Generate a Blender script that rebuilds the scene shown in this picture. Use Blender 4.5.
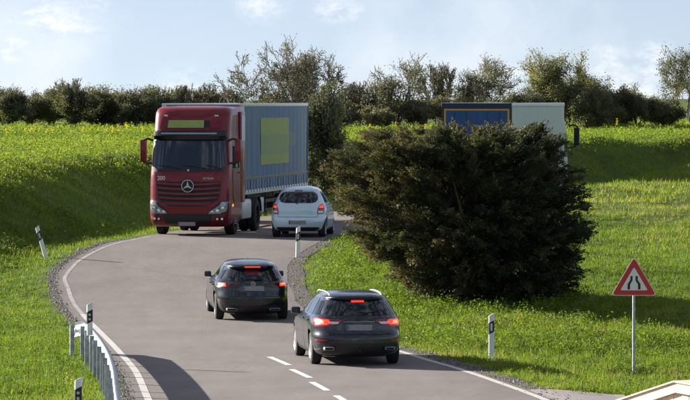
import bpy, bmesh, math, random
import numpy as np
from mathutils import Vector, Matrix

# ------------------------------------------------------------------ clear
for o in list(bpy.data.objects): bpy.data.objects.remove(o)
scene = bpy.context.scene
COL = scene.collection
rad = math.radians

# ------------------------------------------------------------------ camera
F = 4200.0                     # focal length in photo pixels (690 wide)
CAMZ = 5.4
PITCH = math.atan(100.0 / F)
cam_d = bpy.data.cameras.new('camera')
cam = bpy.data.objects.new('camera', cam_d); COL.objects.link(cam)
cam.location = (0, 0, CAMZ)
cam.rotation_euler = (math.pi / 2 - PITCH, 0, 0)
cam_d.sensor_width = 36.0
cam_d.lens = F / 690.0 * 36.0
cam_d.clip_start = 0.5; cam_d.clip_end = 9000
scene.camera = cam

# ------------------------------------------------------------------ light
SUN_EL = 18.5
SUN_BEHIND = 32.0              # degrees the sun stands behind the picture plane, on the left
sx = -math.cos(rad(SUN_EL)) * math.cos(rad(SUN_BEHIND))
sy = math.cos(rad(SUN_EL)) * math.sin(rad(SUN_BEHIND))
sz = math.sin(rad(SUN_EL))
sun_d = bpy.data.lights.new('sun', 'SUN'); sun_d.energy = 5.0; sun_d.angle = rad(0.5)
sun_d.color = (1.0, 0.93, 0.83)
sun = bpy.data.objects.new('sun', sun_d); COL.objects.link(sun)
sun.rotation_euler = Vector((sx, sy, sz)).to_track_quat('Z', 'Y').to_euler()
sun.location = (-60, 60, 60)

world = bpy.data.worlds.new('World'); scene.world = world; world.use_nodes = True
wn = world.node_tree; wn.nodes.clear()
def N(tree, t, **k):
    n = tree.nodes.new(t)
    for a, b in k.items(): setattr(n, a, b)
    return n
w_out = N(wn, 'ShaderNodeOutputWorld'); w_bg = N(wn, 'ShaderNodeBackground')
sky = N(wn, 'ShaderNodeTexSky', sky_type='NISHITA')
sky.sun_disc = False
sky.sun_elevation = rad(SUN_EL)
sky.sun_rotation = math.atan2(sx, sy)
sky.altitude = 200; sky.air_density = 1.0; sky.dust_density = 0.0; sky.ozone_density = 1.5
SKY_STRENGTH = 0.05
SKY_TINT = (1.22, 1.0, 0.99, 1); SKY_LIFT = 0.12
CLOUD_FILL = (7.4, 7.5, 7.6, 1)
w_bg.inputs['Strength'].default_value = SKY_STRENGTH
# the air near the ground here is clear: take the horizon colour from a few degrees up
lift = N(wn, 'ShaderNodeVectorMath', operation='ADD'); lift.inputs[1].default_value = (0, 0, SKY_LIFT)
tcs = N(wn, 'ShaderNodeTexCoord'); wn.links.new(tcs.outputs['Generated'], lift.inputs[0]); wn.links.new(lift.outputs[0], sky.inputs['Vector'])
# noise clouds added across the whole sky as shadow fill, plus the few low puffs the place shows
tc = N(wn, 'ShaderNodeTexCoord'); L = wn.links.new
nz = N(wn, 'ShaderNodeTexNoise'); nz.inputs['Scale'].default_value = 9.0
nz.inputs['Detail'].default_value = 7.0; nz.inputs['Roughness'].default_value = 0.55
mpw = N(wn, 'ShaderNodeMapping'); mpw.inputs['Scale'].default_value = (0.62, 1.0, 1.25); mpw.inputs['Rotation'].default_value = (0, rad(-24), 0)
nf = N(wn, 'ShaderNodeTexNoise'); nf.inputs['Scale'].default_value = 210.0
nf.inputs['Detail'].default_value = 7.0; nf.inputs['Roughness'].default_value = 0.66
L(tc.outputs['Generated'], nz.inputs['Vector']); L(tc.outputs['Generated'], mpw.inputs['Vector']); L(mpw.outputs[0], nf.inputs['Vector'])
rp = N(wn, 'ShaderNodeMapRange'); rp.inputs[1].default_value = 0.47; rp.inputs[2].default_value = 0.67
L(nz.outputs[0], rp.inputs[0])
acc = None
for (u_, v_, su, sv) in ((185, 86, 26, 20), (262, 2, 24, 20), (338, 10, 26, 14), (96, 2, 16, 16), (42, 22, 70, 34), (606, 62, 26, 24), (652, 62, 22, 22), (640, 88, 70, 18), (505, 68, 26, 14), (5, 46, 40, 22)):
    c_ = Vector(((u_ - 345) / F, 1.0, (100 - v_) / F))
    sb = N(wn, 'ShaderNodeVectorMath', operation='SUBTRACT'); sb.inputs[1].default_value = c_
    ml = N(wn, 'ShaderNodeVectorMath', operation='MULTIPLY'); ml.inputs[1].default_value = (F / su / 1.5, 3.0, F / sv / 1.5)
    ln = N(wn, 'ShaderNodeVectorMath', operation='LENGTH'); mr_ = N(wn, 'ShaderNodeMapRange'); mr_.inputs[1].default_value = 1.0; mr_.inputs[2].default_value = 0.0; mr_.interpolation_type = 'SMOOTHSTEP'
    L(tc.outputs['Generated'], sb.inputs[0]); L(sb.outputs[0], ml.inputs[0]); L(ml.outputs[0], ln.inputs[0]); L(ln.outputs['Value'], mr_.inputs[0])
    if acc is None: acc = mr_.outputs[0]
    else:
        m_ = N(wn, 'ShaderNodeMath', operation='MAXIMUM'); L(acc, m_.inputs[0]); L(mr_.outputs[0], m_.inputs[1]); acc = m_.outputs[0]
er = N(wn, 'ShaderNodeMapRange'); er.inputs[1].default_value = 0.38; er.inputs[2].default_value = 0.66; L(nf.outputs[0], er.inputs[0])
pm_ = N(wn, 'ShaderNodeMath', operation='MULTIPLY'); L(acc, pm_.inputs[0]); L(er.outputs[0], pm_.inputs[1])
mxm = N(wn, 'ShaderNodeMath', operation='MAXIMUM'); L(rp.outputs[0], mxm.inputs[0]); L(pm_.outputs[0], mxm.inputs[1])
cm = N(wn, 'ShaderNodeMath', operation='MULTIPLY'); cm.inputs[1].default_value = 0.92; L(mxm.outputs[0], cm.inputs[0])
mx = N(wn, 'ShaderNodeMix', data_type='RGBA')
tint = N(wn, 'ShaderNodeMix', data_type='RGBA', blend_type='MULTIPLY'); tint.inputs[0].default_value = 1.0
tint.inputs[7].default_value = SKY_TINT
L(sky.outputs[0], tint.inputs[6]); L(tint.outputs[2], mx.inputs[6]); mx.inputs[7].default_value = CLOUD_FILL
L(cm.outputs[0], mx.inputs[0]); L(mx.outputs[2], w_bg.inputs['Color']); L(w_bg.outputs[0], w_out.inputs[0])

vs = scene.view_settings
vs.view_transform = 'Standard'; vs.look = 'None'; vs.gamma = 1.0; vs.use_curve_mapping = False
vs.exposure = 1.58

# ------------------------------------------------------------------ helpers
def link(o, parent=None):
    COL.objects.link(o)
    if parent is not None: o.parent = parent
    return o
def tag(o, label=None, cat=None, group=None, kind=None):
    if label: o['label'] = label
    if cat: o['category'] = cat
    if group: o['group'] = group
    if kind: o['kind'] = kind
    return o
def thing(name, label, cat, loc=(0, 0, 0), rotz=0.0, group=None):
    o = bpy.data.objects.new(name, None); link(o)
    o.empty_display_size = 0.2
    o.location = loc; o.rotation_euler = (0, 0, rotz)
    return tag(o, label, cat, group)

class MB:
    """collects vertices and faces for ONE mesh"""
    def __init__(s): s.v = []; s.f = []
    def add(s, vs_, fs):
        b = len(s.v); s.v += [tuple(p) for p in vs_]; s.f += [tuple(i + b for i in f) for f in fs]; return s
    def box(s, x0, x1, y0, y1, z0, z1, bev=0.0, M=None):
        if bev <= 0:
            p = [(x, y, z) for z in (z0, z1) for y in (y0, y1) for x in (x0, x1)]
            f = [(0, 2, 3, 1), (4, 5, 7, 6), (0, 1, 5, 4), (2, 6, 7, 3), (0, 4, 6, 2), (1, 3, 7, 5)]
        else:
            bm = bmesh.new(); bmesh.ops.create_cube(bm, size=1)
            for q in bm.verts:
                q.co = ((x0 + x1) / 2 + q.co.x * (x1 - x0), (y0 + y1) / 2 + q.co.y * (y1 - y0), (z0 + z1) / 2 + q.co.z * (z1 - z0))
            bmesh.ops.bevel(bm, geom=bm.edges[:], offset=bev, segments=2, affect='EDGES', profile=0.6)
            bm.verts.index_update()
            p = [tuple(q.co) for q in bm.verts]; f = [tuple(q.index for q in g.verts) for g in bm.faces]; bm.free()
        if M is not None: p = [tuple(M @ Vector(q)) for q in p]
        return s.add(p, f)
    def tube(s, pts, r, n=8, cap=True):
        pts = [Vector(p) for p in pts]; rs = r if isinstance(r, (list, tuple)) else [r] * len(pts)
        vs_, fs = [], []
        for i, p in enumerate(pts):
            d = (pts[min(i + 1, len(pts) - 1)] - pts[max(i - 1, 0)]).normalized()
            a = Vector((0, 0, 1)) if abs(d.z) < 0.9 else Vector((1, 0, 0))
            u = d.cross(a).normalized(); w = d.cross(u)
            for k in range(n):
                t = 2 * math.pi * k / n
                vs_.append(p + (u * math.cos(t) + w * math.sin(t)) * rs[i])
        for i in range(len(pts) - 1):
            for k in range(n):
                k2 = (k + 1) % n
                fs.append((i * n + k, i * n + k2, (i + 1) * n + k2, (i + 1) * n + k))
        if cap:
            fs.append(tuple(range(n))[::-1]); fs.append(tuple((len(pts) - 1) * n + k for k in range(n)))
        return s.add(vs_, fs)
    def lathe(s, prof, n=32, axis='x', c=(0, 0, 0)):
        """prof: (offset along axis, radius) closed loop"""
        vs_, fs = [], []; m = len(prof)
        for k in range(n):
            t = 2 * math.pi * k / n
            for a, r in prof:
                q = (a, r * math.cos(t), r * math.sin(t))
                if axis == 'z': q = (q[1], q[2], q[0])
                if axis == 'y': q = (q[1], q[0], q[2])
                vs_.append((q[0] + c[0], q[1] + c[1], q[2] + c[2]))
        for k in range(n):
            k2 = (k + 1) % n
            for i in range(m):
                i2 = (i + 1) % m
                fs.append((k * m + i, k2 * m + i, k2 * m + i2, k * m + i2))
        return s.add(vs_, fs)
    def prism(s, poly, y0, y1, M=None):
        """polygon in (x,z) extruded along y"""
        n = len(poly)
        p = [(x, y0, z) for x, z in poly] + [(x, y1, z) for x, z in poly]
        f = [tuple(range(n)), tuple(range(n, 2 * n))[::-1]] + [(i, i + n, (i + 1) % n + n, (i + 1) % n) for i in range(n)]
        if M is not None: p = [tuple(M @ Vector(q)) for q in p]
        return s.add(p, f)
    def prism_yz(s, poly, x0, x1):
        n = len(poly)
        p = [(x0, y, z) for y, z in poly] + [(x1, y, z) for y, z in poly]
        f = [tuple(range(n)), tuple(range(n, 2 * n))[::-1]] + [(i, i + n, (i + 1) % n + n, (i + 1) % n) for i in range(n)]
        return s.add(p, f)
    def mesh(s, name, mat, smooth=None):
        me = bpy.data.meshes.new(name); me.from_pydata(s.v, [], s.f)
        bm = bmesh.new(); bm.from_mesh(me); bmesh.ops.recalc_face_normals(bm, faces=bm.faces[:]); bm.to_mesh(me); bm.free()
        me.materials.append(mat)
        if smooth is not None:
            me.shade_smooth(); me.set_sharp_from_angle(angle=rad(smooth))
        me.update(); return me
    def build(s, name, mat, parent=None, smooth=None):
        return link(bpy.data.objects.new(name, s.mesh(name, mat, smooth)), parent)

def fast_mesh(name, verts, faces_n, mat, tintv=None, smooth=False):
    """numpy mesh: verts (N,3), faces (M,k) with constant k"""
    me = bpy.data.meshes.new(name)
    nv = len(verts); nf, k = faces_n.shape
    me.vertices.add(nv); me.vertices.foreach_set('co', verts.astype(np.float32).ravel())
    me.loops.add(nf * k); me.loops.foreach_set('vertex_index', faces_n.astype(np.int32).ravel())
    me.polygons.add(nf); me.polygons.foreach_set('loop_start', np.arange(0, nf * k, k, dtype=np.int32))
    me.polygons.foreach_set('use_smooth', np.full(nf, bool(smooth), dtype=bool))
    if tintv is not None:
        a = me.attributes.new('tint', 'FLOAT', 'POINT'); a.data.foreach_set('value', tintv.astype(np.float32))
    me.materials.append(mat); me.update(calc_edges=True); me.validate()
    return me

# ------------------------------------------------------------------ materials
def newmat(name):
    m = bpy.data.materials.new(name); m.use_nodes = True
    t = m.node_tree; b = t.nodes['Principled BSDF']
    return m, t, b
def simple(name, col, rough=0.5, metal=0.0, var=0.0, scale=6.0, coat=0.0, bump=0.0, spec=0.5, col2=None, emit=None, es=0.0):
    m, t, b = newmat(name)
    b.inputs['Base Color'].default_value = (*col, 1); b.inputs['Roughness'].default_value = rough
    b.inputs['Metallic'].default_value = metal; b.inputs['Specular IOR Level'].default_value = spec
    if coat: b.inputs['Coat Weight'].default_value = coat; b.inputs['Coat Roughness'].default_value = 0.06
    if emit: b.inputs['Emission Color'].default_value = (*emit, 1); b.inputs['Emission Strength'].default_value = es
    if var > 0 or bump > 0 or col2:
        c = N(t, 'ShaderNodeTexCoord'); n = N(t, 'ShaderNodeTexNoise'); n.inputs['Scale'].default_value = scale
        n.inputs['Detail'].default_value = 6; n.inputs['Roughness'].default_value = 0.62
        t.links.new(c.outputs['Object'], n.inputs['Vector'])
        r = N(t, 'ShaderNodeValToRGB'); r.color_ramp.elements[0].position = 0.32; r.color_ramp.elements[1].position = 0.68
        lo = tuple(x * (1 - var) for x in col); hi = col2 if col2 else tuple(min(1, x * (1 + var)) for x in col)
        r.color_ramp.elements[0].color = (*lo, 1); r.color_ramp.elements[1].color = (*hi, 1)
        t.links.new(n.outputs[0], r.inputs[0]); t.links.new(r.outputs[0], b.inputs['Base Color'])
        rr = N(t, 'ShaderNodeMapRange'); rr.inputs[3].default_value = max(0, rough - 0.08); rr.inputs[4].default_value = min(1, rough + 0.12)
        t.links.new(n.outputs[0], rr.inputs[0]); t.links.new(rr.outputs[0], b.inputs['Roughness'])
        if bump:
            bp = N(t, 'ShaderNodeBump'); bp.inputs['Strength'].default_value = bump; bp.inputs['Distance'].default_value = 0.02
            t.links.new(n.outputs[0], bp.inputs['Height']); t.links.new(bp.outputs[0], b.inputs['Normal'])
    return m
def leafmat(name, stops, trans=0.45, rough=0.6):
    """foliage: colour from the per-leaf 'tint' attribute, diffuse + translucent"""
    m = bpy.data.materials.new(name); m.use_nodes = True; t = m.node_tree; t.nodes.clear()
    o = N(t, 'ShaderNodeOutputMaterial'); at = N(t, 'ShaderNodeAttribute'); at.attribute_name = 'tint'
    r = N(t, 'ShaderNodeValToRGB')
    while len(r.color_ramp.elements) < len(stops): r.color_ramp.elements.new(0.5)
    for e, (p, c) in zip(r.color_ramp.elements, stops): e.position = p; e.color = (*c, 1)
    d = N(t, 'ShaderNodeBsdfPrincipled'); d.inputs['Roughness'].default_value = rough; d.inputs['Specular IOR Level'].default_value = 0.25
    tr = N(t, 'ShaderNodeBsdfTranslucent'); mixs = N(t, 'ShaderNodeMixShader'); mixs.inputs[0].default_value = trans
    g = N(t, 'ShaderNodeMix', data_type='RGBA', blend_type='MULTIPLY'); g.inputs[0].default_value = 1; g.inputs[7].default_value = (1.15, 1.2, 0.55, 1)
    t.links.new(at.outputs['Fac'], r.inputs[0]); t.links.new(r.outputs[0], d.inputs['Base Color'])
    t.links.new(r.outputs[0], g.inputs[6]); t.links.new(g.outputs[2], tr.inputs['Color'])
    t.links.new(d.outputs[0], mixs.inputs[1]); t.links.new(tr.outputs[0], mixs.inputs[2]); t.links.new(mixs.outputs[0], o.inputs[0])
    return m

M = {}
# asphalt: mottled, faint wheel-track wear, cracks, fine aggregate
def asphalt():
    m, t, b = newmat('asphalt')
    c = N(t, 'ShaderNodeTexCoord'); b.inputs['Roughness'].default_value = 0.86; b.inputs['Specular IOR Level'].default_value = 0.3
    n1 = N(t, 'ShaderNodeTexNoise'); n1.inputs['Scale'].default_value = 0.55; n1.inputs['Detail'].default_value = 5
    n2 = N(t, 'ShaderNodeTexNoise'); n2.inputs['Scale'].default_value = 38; n2.inputs['Detail'].default_value = 4; n2.inputs['Roughness'].default_value = 0.7
    mp_ = N(t, 'ShaderNodeMapping'); mp_.inputs['Scale'].default_value = (1.0, 0.16, 1); mp_.inputs['Rotation'].default_value = (0, 0, rad(-9))
    n3 = N(t, 'ShaderNodeTexNoise'); n3.inputs['Scale'].default_value = 1.6; n3.inputs['Detail'].default_value = 3
    r1 = N(t, 'ShaderNodeValToRGB'); r1.color_ramp.elements[0].position = 0.3; r1.color_ramp.elements[1].position = 0.72
    r1.color_ramp.elements[0].color = (0.144, 0.123, 0.115, 1); r1.color_ramp.elements[1].color = (0.202, 0.176, 0.165, 1)
    k = t.links.new
    k(c.outputs['Object'], n1.inputs['Vector']); k(c.outputs['Object'], n2.inputs['Vector']); k(c.outputs['Object'], mp_.inputs['Vector']); k(mp_.outputs[0], n3.inputs['Vector'])
    ad = N(t, 'ShaderNodeMath', operation='ADD'); k(n1.outputs[0], ad.inputs[0]); k(n3.outputs[0], ad.inputs[1])
    hf = N(t, 'ShaderNodeMath', operation='MULTIPLY'); hf.inputs[1].default_value = 0.5; k(ad.outputs[0], hf.inputs[0]); k(hf.outputs[0], r1.inputs[0])
    mr = N(t, 'ShaderNodeMapRange'); mr.inputs[1].default_value = 0.3; mr.inputs[2].default_value = 0.7; mr.inputs[3].default_value = 0.82; mr.inputs[4].default_value = 1.16
    k(n2.outputs[0], mr.inputs[0])
    mul = N(t, 'ShaderNodeMix', data_type='RGBA', blend_type='MULTIPLY'); mul.inputs[0].default_value = 1
    k(r1.outputs[0], mul.inputs[6]); k(mr.outputs[0], mul.inputs[7])
    n5 = N(t, 'ShaderNodeTexNoise'); n5.inputs['Scale'].default_value = 5.5; n5.inputs['Detail'].default_value = 6; n5.inputs['Roughness'].default_value = 0.7; k(c.outputs['Object'], n5.inputs['Vector'])
    mr5 = N(t, 'ShaderNodeMapRange'); mr5.inputs[1].default_value = 0.32; mr5.inputs[2].default_value = 0.68; mr5.inputs[3].default_value = 0.87; mr5.inputs[4].default_value = 1.10; k(n5.outputs[0], mr5.inputs[0])
    mul5 = N(t, 'ShaderNodeMix', data_type='RGBA', blend_type='MULTIPLY'); mul5.inputs[0].default_value = 1; k(mul.outputs[2], mul5.inputs[6]); k(mr5.outputs[0], mul5.inputs[7]); mul = mul5
    at_ = N(t, 'ShaderNodeAttribute'); at_.attribute_name = 'tint'; wr = N(t, 'ShaderNodeValToRGB'); wr.color_ramp.interpolation = 'B_SPLINE'; e_ = wr.color_ramp.elements
    e_[0].position = 0.0; e_[0].color = (0.80, 0.80, 0.80, 1); e_[1].position = 1.0; e_[1].color = (0.80, 0.80, 0.80, 1)
    for p_, c_ in ((0.06, 0.93), (0.17, 1.04), (0.28, 0.93), (0.39, 1.04), (0.50, 0.94), (0.61, 1.04), (0.72, 0.93), (0.83, 1.04), (0.94, 0.92)):
        q_ = e_.new(p_); q_.color = (c_, c_, c_, 1)
    mw = N(t, 'ShaderNodeMix', data_type='RGBA', blend_type='MULTIPLY'); mw.inputs[0].default_value = 1; k(at_.outputs['Fac'], wr.inputs[0]); k(mul.outputs[2], mw.inputs[6]); k(wr.outputs[0], mw.inputs[7]); mul = mw
    # cracks
    vo = N(t, 'ShaderNodeTexVoronoi', feature='DISTANCE_TO_EDGE'); vo.inputs['Scale'].default_value = 0.20
    wv = N(t, 'ShaderNodeMix', data_type='RGBA'); wv.inputs[0].default_value = 0.10
    k(c.outputs['Object'], wv.inputs[6]); k(n3.outputs['Color'], wv.inputs[7]); k(wv.outputs[2], vo.inputs['Vector'])
    cr = N(t, 'ShaderNodeMapRange'); cr.inputs[1].default_value = 0.0; cr.inputs[2].default_value = 0.006; cr.inputs[3].default_value = 0.86; cr.inputs[4].default_value = 1.0
    k(vo.outputs['Distance'], cr.inputs[0])
    m2 = N(t, 'ShaderNodeMix', data_type='RGBA', blend_type='MULTIPLY'); m2.inputs[0].default_value = 1
    k(mul.outputs[2], m2.inputs[6]); k(cr.outputs[0], m2.inputs[7]); k(m2.outputs[2], b.inputs['Base Color'])
    bp = N(t, 'ShaderNodeBump'); bp.inputs['Strength'].default_value = 0.35; bp.inputs['Distance'].default_value = 0.01
    k(n2.outputs[0], bp.inputs['Height']); k(bp.outputs[0], b.inputs['Normal'])
    return m
def groundmat():
    m, t, b = newmat('meadow_soil')
    c = N(t, 'ShaderNodeTexCoord'); b.inputs['Roughness'].default_value = 0.95; b.inputs['Specular IOR Level'].default_value = 0.1
    n1 = N(t, 'ShaderNodeTexNoise'); n1.inputs['Scale'].default_value = 0.35; n1.inputs['Detail'].default_value = 8; n1.inputs['Roughness'].default_value = 0.65
    n2 = N(t, 'ShaderNodeTexNoise'); n2.inputs['Scale'].default_value = 9; n2.inputs['Detail'].default_value = 6; n2.inputs['Roughness'].default_value = 0.7
    r = N(t, 'ShaderNodeValToRGB'); r.color_ramp.elements[0].position = 0.3; r.color_ramp.elements[1].position = 0.7
    r.color_ramp.elements[0].color = (0.055, 0.078, 0.016, 1); r.color_ramp.elements[1].color = (0.108, 0.160, 0.022, 1)
    mr = N(t, 'ShaderNodeMapRange'); mr.inputs[1].default_value = 0.3; mr.inputs[2].default_value = 0.7; mr.inputs[3].default_value = 0.6; mr.inputs[4].default_value = 1.25
    mul = N(t, 'ShaderNodeMix', data_type='RGBA', blend_type='MULTIPLY'); mul.inputs[0].default_value = 1
    k = t.links.new
    for n in (n1, n2): k(c.outputs['Object'], n.inputs['Vector'])
    k(n1.outputs[0], r.inputs[0]); k(n2.outputs[0], mr.inputs[0]); k(r.outputs[0], mul.inputs[6]); k(mr.outputs[0], mul.inputs[7]); k(mul.outputs[2], b.inputs['Base Color'])
    bp = N(t, 'ShaderNodeBump'); bp.inputs['Strength'].default_value = 0.8; bp.inputs['Distance'].default_value = 0.08
    k(n2.outputs[0], bp.inputs['Height']); k(bp.outputs[0], b.inputs['Normal'])
    return m
M['asphalt'] = asphalt(); M['ground'] = groundmat()
M['gravel'] = simple('gravel', (0.10, 0.09, 0.08), 0.95, var=0.55, scale=26, bump=0.9, spec=0.1)
M['paint'] = simple('road_paint', (0.62, 0.61, 0.58), 0.7, var=0.16, scale=7)
M['paint_edge'] = simple('road_paint_worn', (0.40, 0.38, 0.36), 0.75, var=0.12, scale=7.0, col2=(0.52, 0.51, 0.48))
M['paint_faded'] = simple('road_paint_faded', (0.22, 0.195, 0.18), 0.8, var=0.2, scale=4.0, col2=(0.38, 0.36, 0.34))
M['pave'] = simple('pavement', (0.23, 0.20, 0.19), 0.9, var=0.2, scale=12, bump=0.3)
M['galv'] = simple('galvanised_steel', (0.34, 0.37, 0.40), 0.5, 0.7, var=0.35, scale=9)
M['post_white'] = simple('white_plastic', (0.72, 0.73, 0.73), 0.5, var=0.10, scale=11)
M['post_black'] = simple('black_plastic', (0.012, 0.012, 0.013), 0.45)
M['reflector'] = simple('reflector', (0.55, 0.57, 0.58), 0.2, 0.3)
M['sign_red'] = simple('sign_red', (0.50, 0.022, 0.022), 0.4, var=0.08, scale=8)
M['sign_white'] = simple('sign_white', (0.72, 0.71, 0.66), 0.4, var=0.05, scale=8)
M['sign_black'] = simple('sign_black', (0.012, 0.012, 0.012), 0.5)
M['wood'] = simple('fresh_timber', (0.70, 0.58, 0.42), 0.7, var=0.14, scale=7, bump=0.15)
M['tyre'] = simple('tyre_rubber', (0.014, 0.014, 0.015), 0.85, var=0.3, scale=30, bump=0.2)
M['alloy'] = simple('alloy_rim', (0.42, 0.42, 0.44), 0.32, 0.85, var=0.1, scale=12)
M['steelrim'] = simple('steel_rim', (0.25, 0.26, 0.27), 0.45, 0.6, var=0.2, scale=12)
M['glass'] = simple('dark_glass', (0.006, 0.008, 0.010), 0.06, spec=0.6)
M['glass_screen'] = simple('windscreen_glass', (0.010, 0.017, 0.030), 0.05, spec=0.7)
M['trim'] = simple('black_trim', (0.010, 0.010, 0.011), 0.5, var=0.2, scale=14)
M['gap'] = simple('panel_gap', (0.004, 0.004, 0.004), 0.8)
M['chrome'] = simple('chrome', (0.75, 0.76, 0.78), 0.16, 1.0)
M['plate'] = simple('number_plate', (0.22, 0.22, 0.23), 0.5, var=0.18, scale=16)
M['plate_blue'] = simple('plate_band', (0.05, 0.09, 0.20), 0.5)
M['lens_red'] = simple('red_lens', (0.22, 0.006, 0.008), 0.18, coat=0.6)
M['lens_dark'] = simple('dark_red_lens', (0.035, 0.004, 0.006), 0.2, coat=0.5)
M['lens_head'] = simple('headlamp_lens', (0.30, 0.32, 0.34), 0.12, 0.3, var=0.5, scale=9, coat=0.6)
M['lens_white'] = simple('clear_lens', (0.62, 0.62, 0.64), 0.15, coat=0.6)
M['lit'] = simple('lit_brake_lamp', (0.6, 0.02, 0.01), 0.3, emit=(1.0, 0.05, 0.025), es=0.42)
M['lit_core'] = simple('lit_brake_lamp_core', (0.8, 0.1, 0.05), 0.3, emit=(1.0, 0.20, 0.10), es=0.75)
M['amber'] = simple('amber_lens', (0.75, 0.20, 0.02), 0.25, emit=(1.0, 0.30, 0.03), es=0.5)
M['paint_navy'] = simple('midnight_paint', (0.004, 0.006, 0.016), 0.22, 0.0, spec=0.4, coat=0.7, var=0.25, scale=3)
M['paint_black'] = simple('black_paint', (0.005, 0.006, 0.012), 0.22, 0.0, spec=0.4, coat=0.7, var=0.25, scale=3)
M['paint_ice'] = simple('ice_blue_paint', (0.50, 0.64, 0.72), 0.35, 0.25, coat=0.8, var=0.05, scale=4)
M['paint_red'] = simple('dark_red_paint', (0.165, 0.005, 0.013), 0.32, 0.0, spec=0.3, coat=0.3, var=0.12, scale=3)
M['grille_dark'] = simple('grille_shadow', (0.010, 0.006, 0.008), 0.6)
M['chassis'] = simple('chassis_paint', (0.022, 0.022, 0.025), 0.6, var=0.3, scale=8)
M['visor'] = simple('smoked_visor', (0.008, 0.008, 0.010), 0.2)
M['silver'] = simple('silver_trim', (0.55, 0.58, 0.64), 0.35, 0.5)
M['acid'] = simple('yellow_green_print', (0.29, 0.36, 0.095), 0.6, var=0.12, scale=2.2)
M['acid_pale'] = simple('green_grey_print', (0.23, 0.31, 0.13), 0.6, var=0.12, scale=2.2)
M['curtain'] = simple('blue_grey_tarpaulin', (0.088, 0.160, 0.225), 0.55, var=0.09, scale=0.16, bump=0.05, col2=(0.060, 0.145, 0.290))
M['acid_faint'] = simple('faint_green_print', (0.115, 0.195, 0.19), 0.6, var=0.1, scale=2)
M['curtain2'] = simple('blue_tarpaulin', (0.060, 0.125, 0.270), 0.55, var=0.10, scale=0.9)
M['ochre'] = simple('ochre_stripe', (0.26, 0.20, 0.09), 0.6)
M['strap'] = simple('strap_webbing', (0.26, 0.31, 0.36), 0.6, var=0.2, scale=20)
M['alu'] = simple('aluminium', (0.58, 0.60, 0.61), 0.42, 0.7, var=0.12, scale=5)
M['box_white'] = simple('pale_panel', (0.44, 0.52, 0.46), 0.45, var=0.06, scale=0.8)
M['box_grey'] = simple('pale_grey_plastic', (0.50, 0.52, 0.54), 0.5, var=0.1, scale=5)
M['door_blue'] = simple('royal_blue_panel', (0.010, 0.060, 0.190), 0.4, var=0.10, scale=1.2)
M['door_navy'] = simple('navy_panel', (0.008, 0.014, 0.035), 0.5, var=0.15, scale=2)
M['door_yellow'] = simple('orange_yellow_band', (0.50, 0.27, 0.03), 0.5)
M['bark'] = simple('bark', (0.11, 0.093, 0.074), 0.9, var=0.35, scale=12, bump=0.5)
M['twig'] = simple('twig', (0.19, 0.165, 0.135), 0.9, var=0.3, scale=10)
M['grass'] = leafmat('grass', [(0.0, (0.058, 0.096, 0.012)), (0.45, (0.116, 0.188, 0.018)), (0.8, (0.176, 0.240, 0.027)), (1.0, (0.32, 0.27, 0.10))], 0.45)
M['weed'] = leafmat('weed_leaf', [(0.0, (0.060, 0.095, 0.014)), (0.55, (0.120, 0.185, 0.020)), (1.0, (0.200, 0.250, 0.028))], 0.45)
M['crop'] = leafmat('crop_leaf', [(0.0, (0.085, 0.150, 0.018)), (0.55, (0.170, 0.230, 0.034)), (1.0, (0.245, 0.285, 0.048))], 0.5)
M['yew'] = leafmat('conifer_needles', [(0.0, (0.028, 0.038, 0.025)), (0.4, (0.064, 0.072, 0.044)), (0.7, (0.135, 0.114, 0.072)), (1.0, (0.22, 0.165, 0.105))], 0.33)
M['leaf_olive'] = leafmat('olive_leaf', [(0.0, (0.100, 0.112, 0.066)), (0.6, (0.170, 0.175, 0.092)), (1.0, (0.25, 0.225, 0.11))], 0.5)
M['leaf_dark'] = leafmat('dark_leaf', [(0.0, (0.058, 0.070, 0.044)), (0.6, (0.108, 0.120, 0.068)), (1.0, (0.17, 0.158, 0.092))], 0.45)
M['leaf_grey'] = leafmat('grey_leaf', [(0.0, (0.105, 0.106, 0.080)), (0.6, (0.165, 0.160, 0.115)), (1.0, (0.23, 0.205, 0.145))], 0.5)
M['flower'] = leafmat('yellow_flower', [(0.0, (0.42, 0.33, 0.02)), (1.0, (0.62, 0.50, 0.03))], 0.4)

# ------------------------------------------------------------------ terrain
def interp(pts):
    a = np.array(pts, float)
    return lambda y: np.interp(y, a[:, 0], a[:, 1])
def pchip(pts):
    a = np.array(pts, float); x, y = a[:, 0], a[:, 1]
    h = np.diff(x); dl = np.diff(y) / h; m = np.zeros(len(x)); m[0] = dl[0]; m[-1] = dl[-1]
    for i in range(1, len(x) - 1):
        if dl[i - 1] * dl[i] > 0:
            w1 = 2 * h[i] + h[i - 1]; w2 = h[i] + 2 * h[i - 1]; m[i] = (w1 + w2) / (w1 / dl[i - 1] + w2 / dl[i])
    def f(q):
        q = np.clip(np.asarray(q, float), x[0], x[-1]); i = np.clip(np.searchsorted(x, q) - 1, 0, len(x) - 2)
        t = (q - x[i]) / h[i]; t2 = t * t; t3 = t2 * t
        return y[i] * (2 * t3 - 3 * t2 + 1) + m[i] * h[i] * (t3 - 2 * t2 + t) + y[i + 1] * (-2 * t3 + 3 * t2) + m[i + 1] * h[i] * (t3 - t2)
    return f
def sstep(t): t = np.clip(t, 0, 1); return t * t * (3 - 2 * t)

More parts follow.
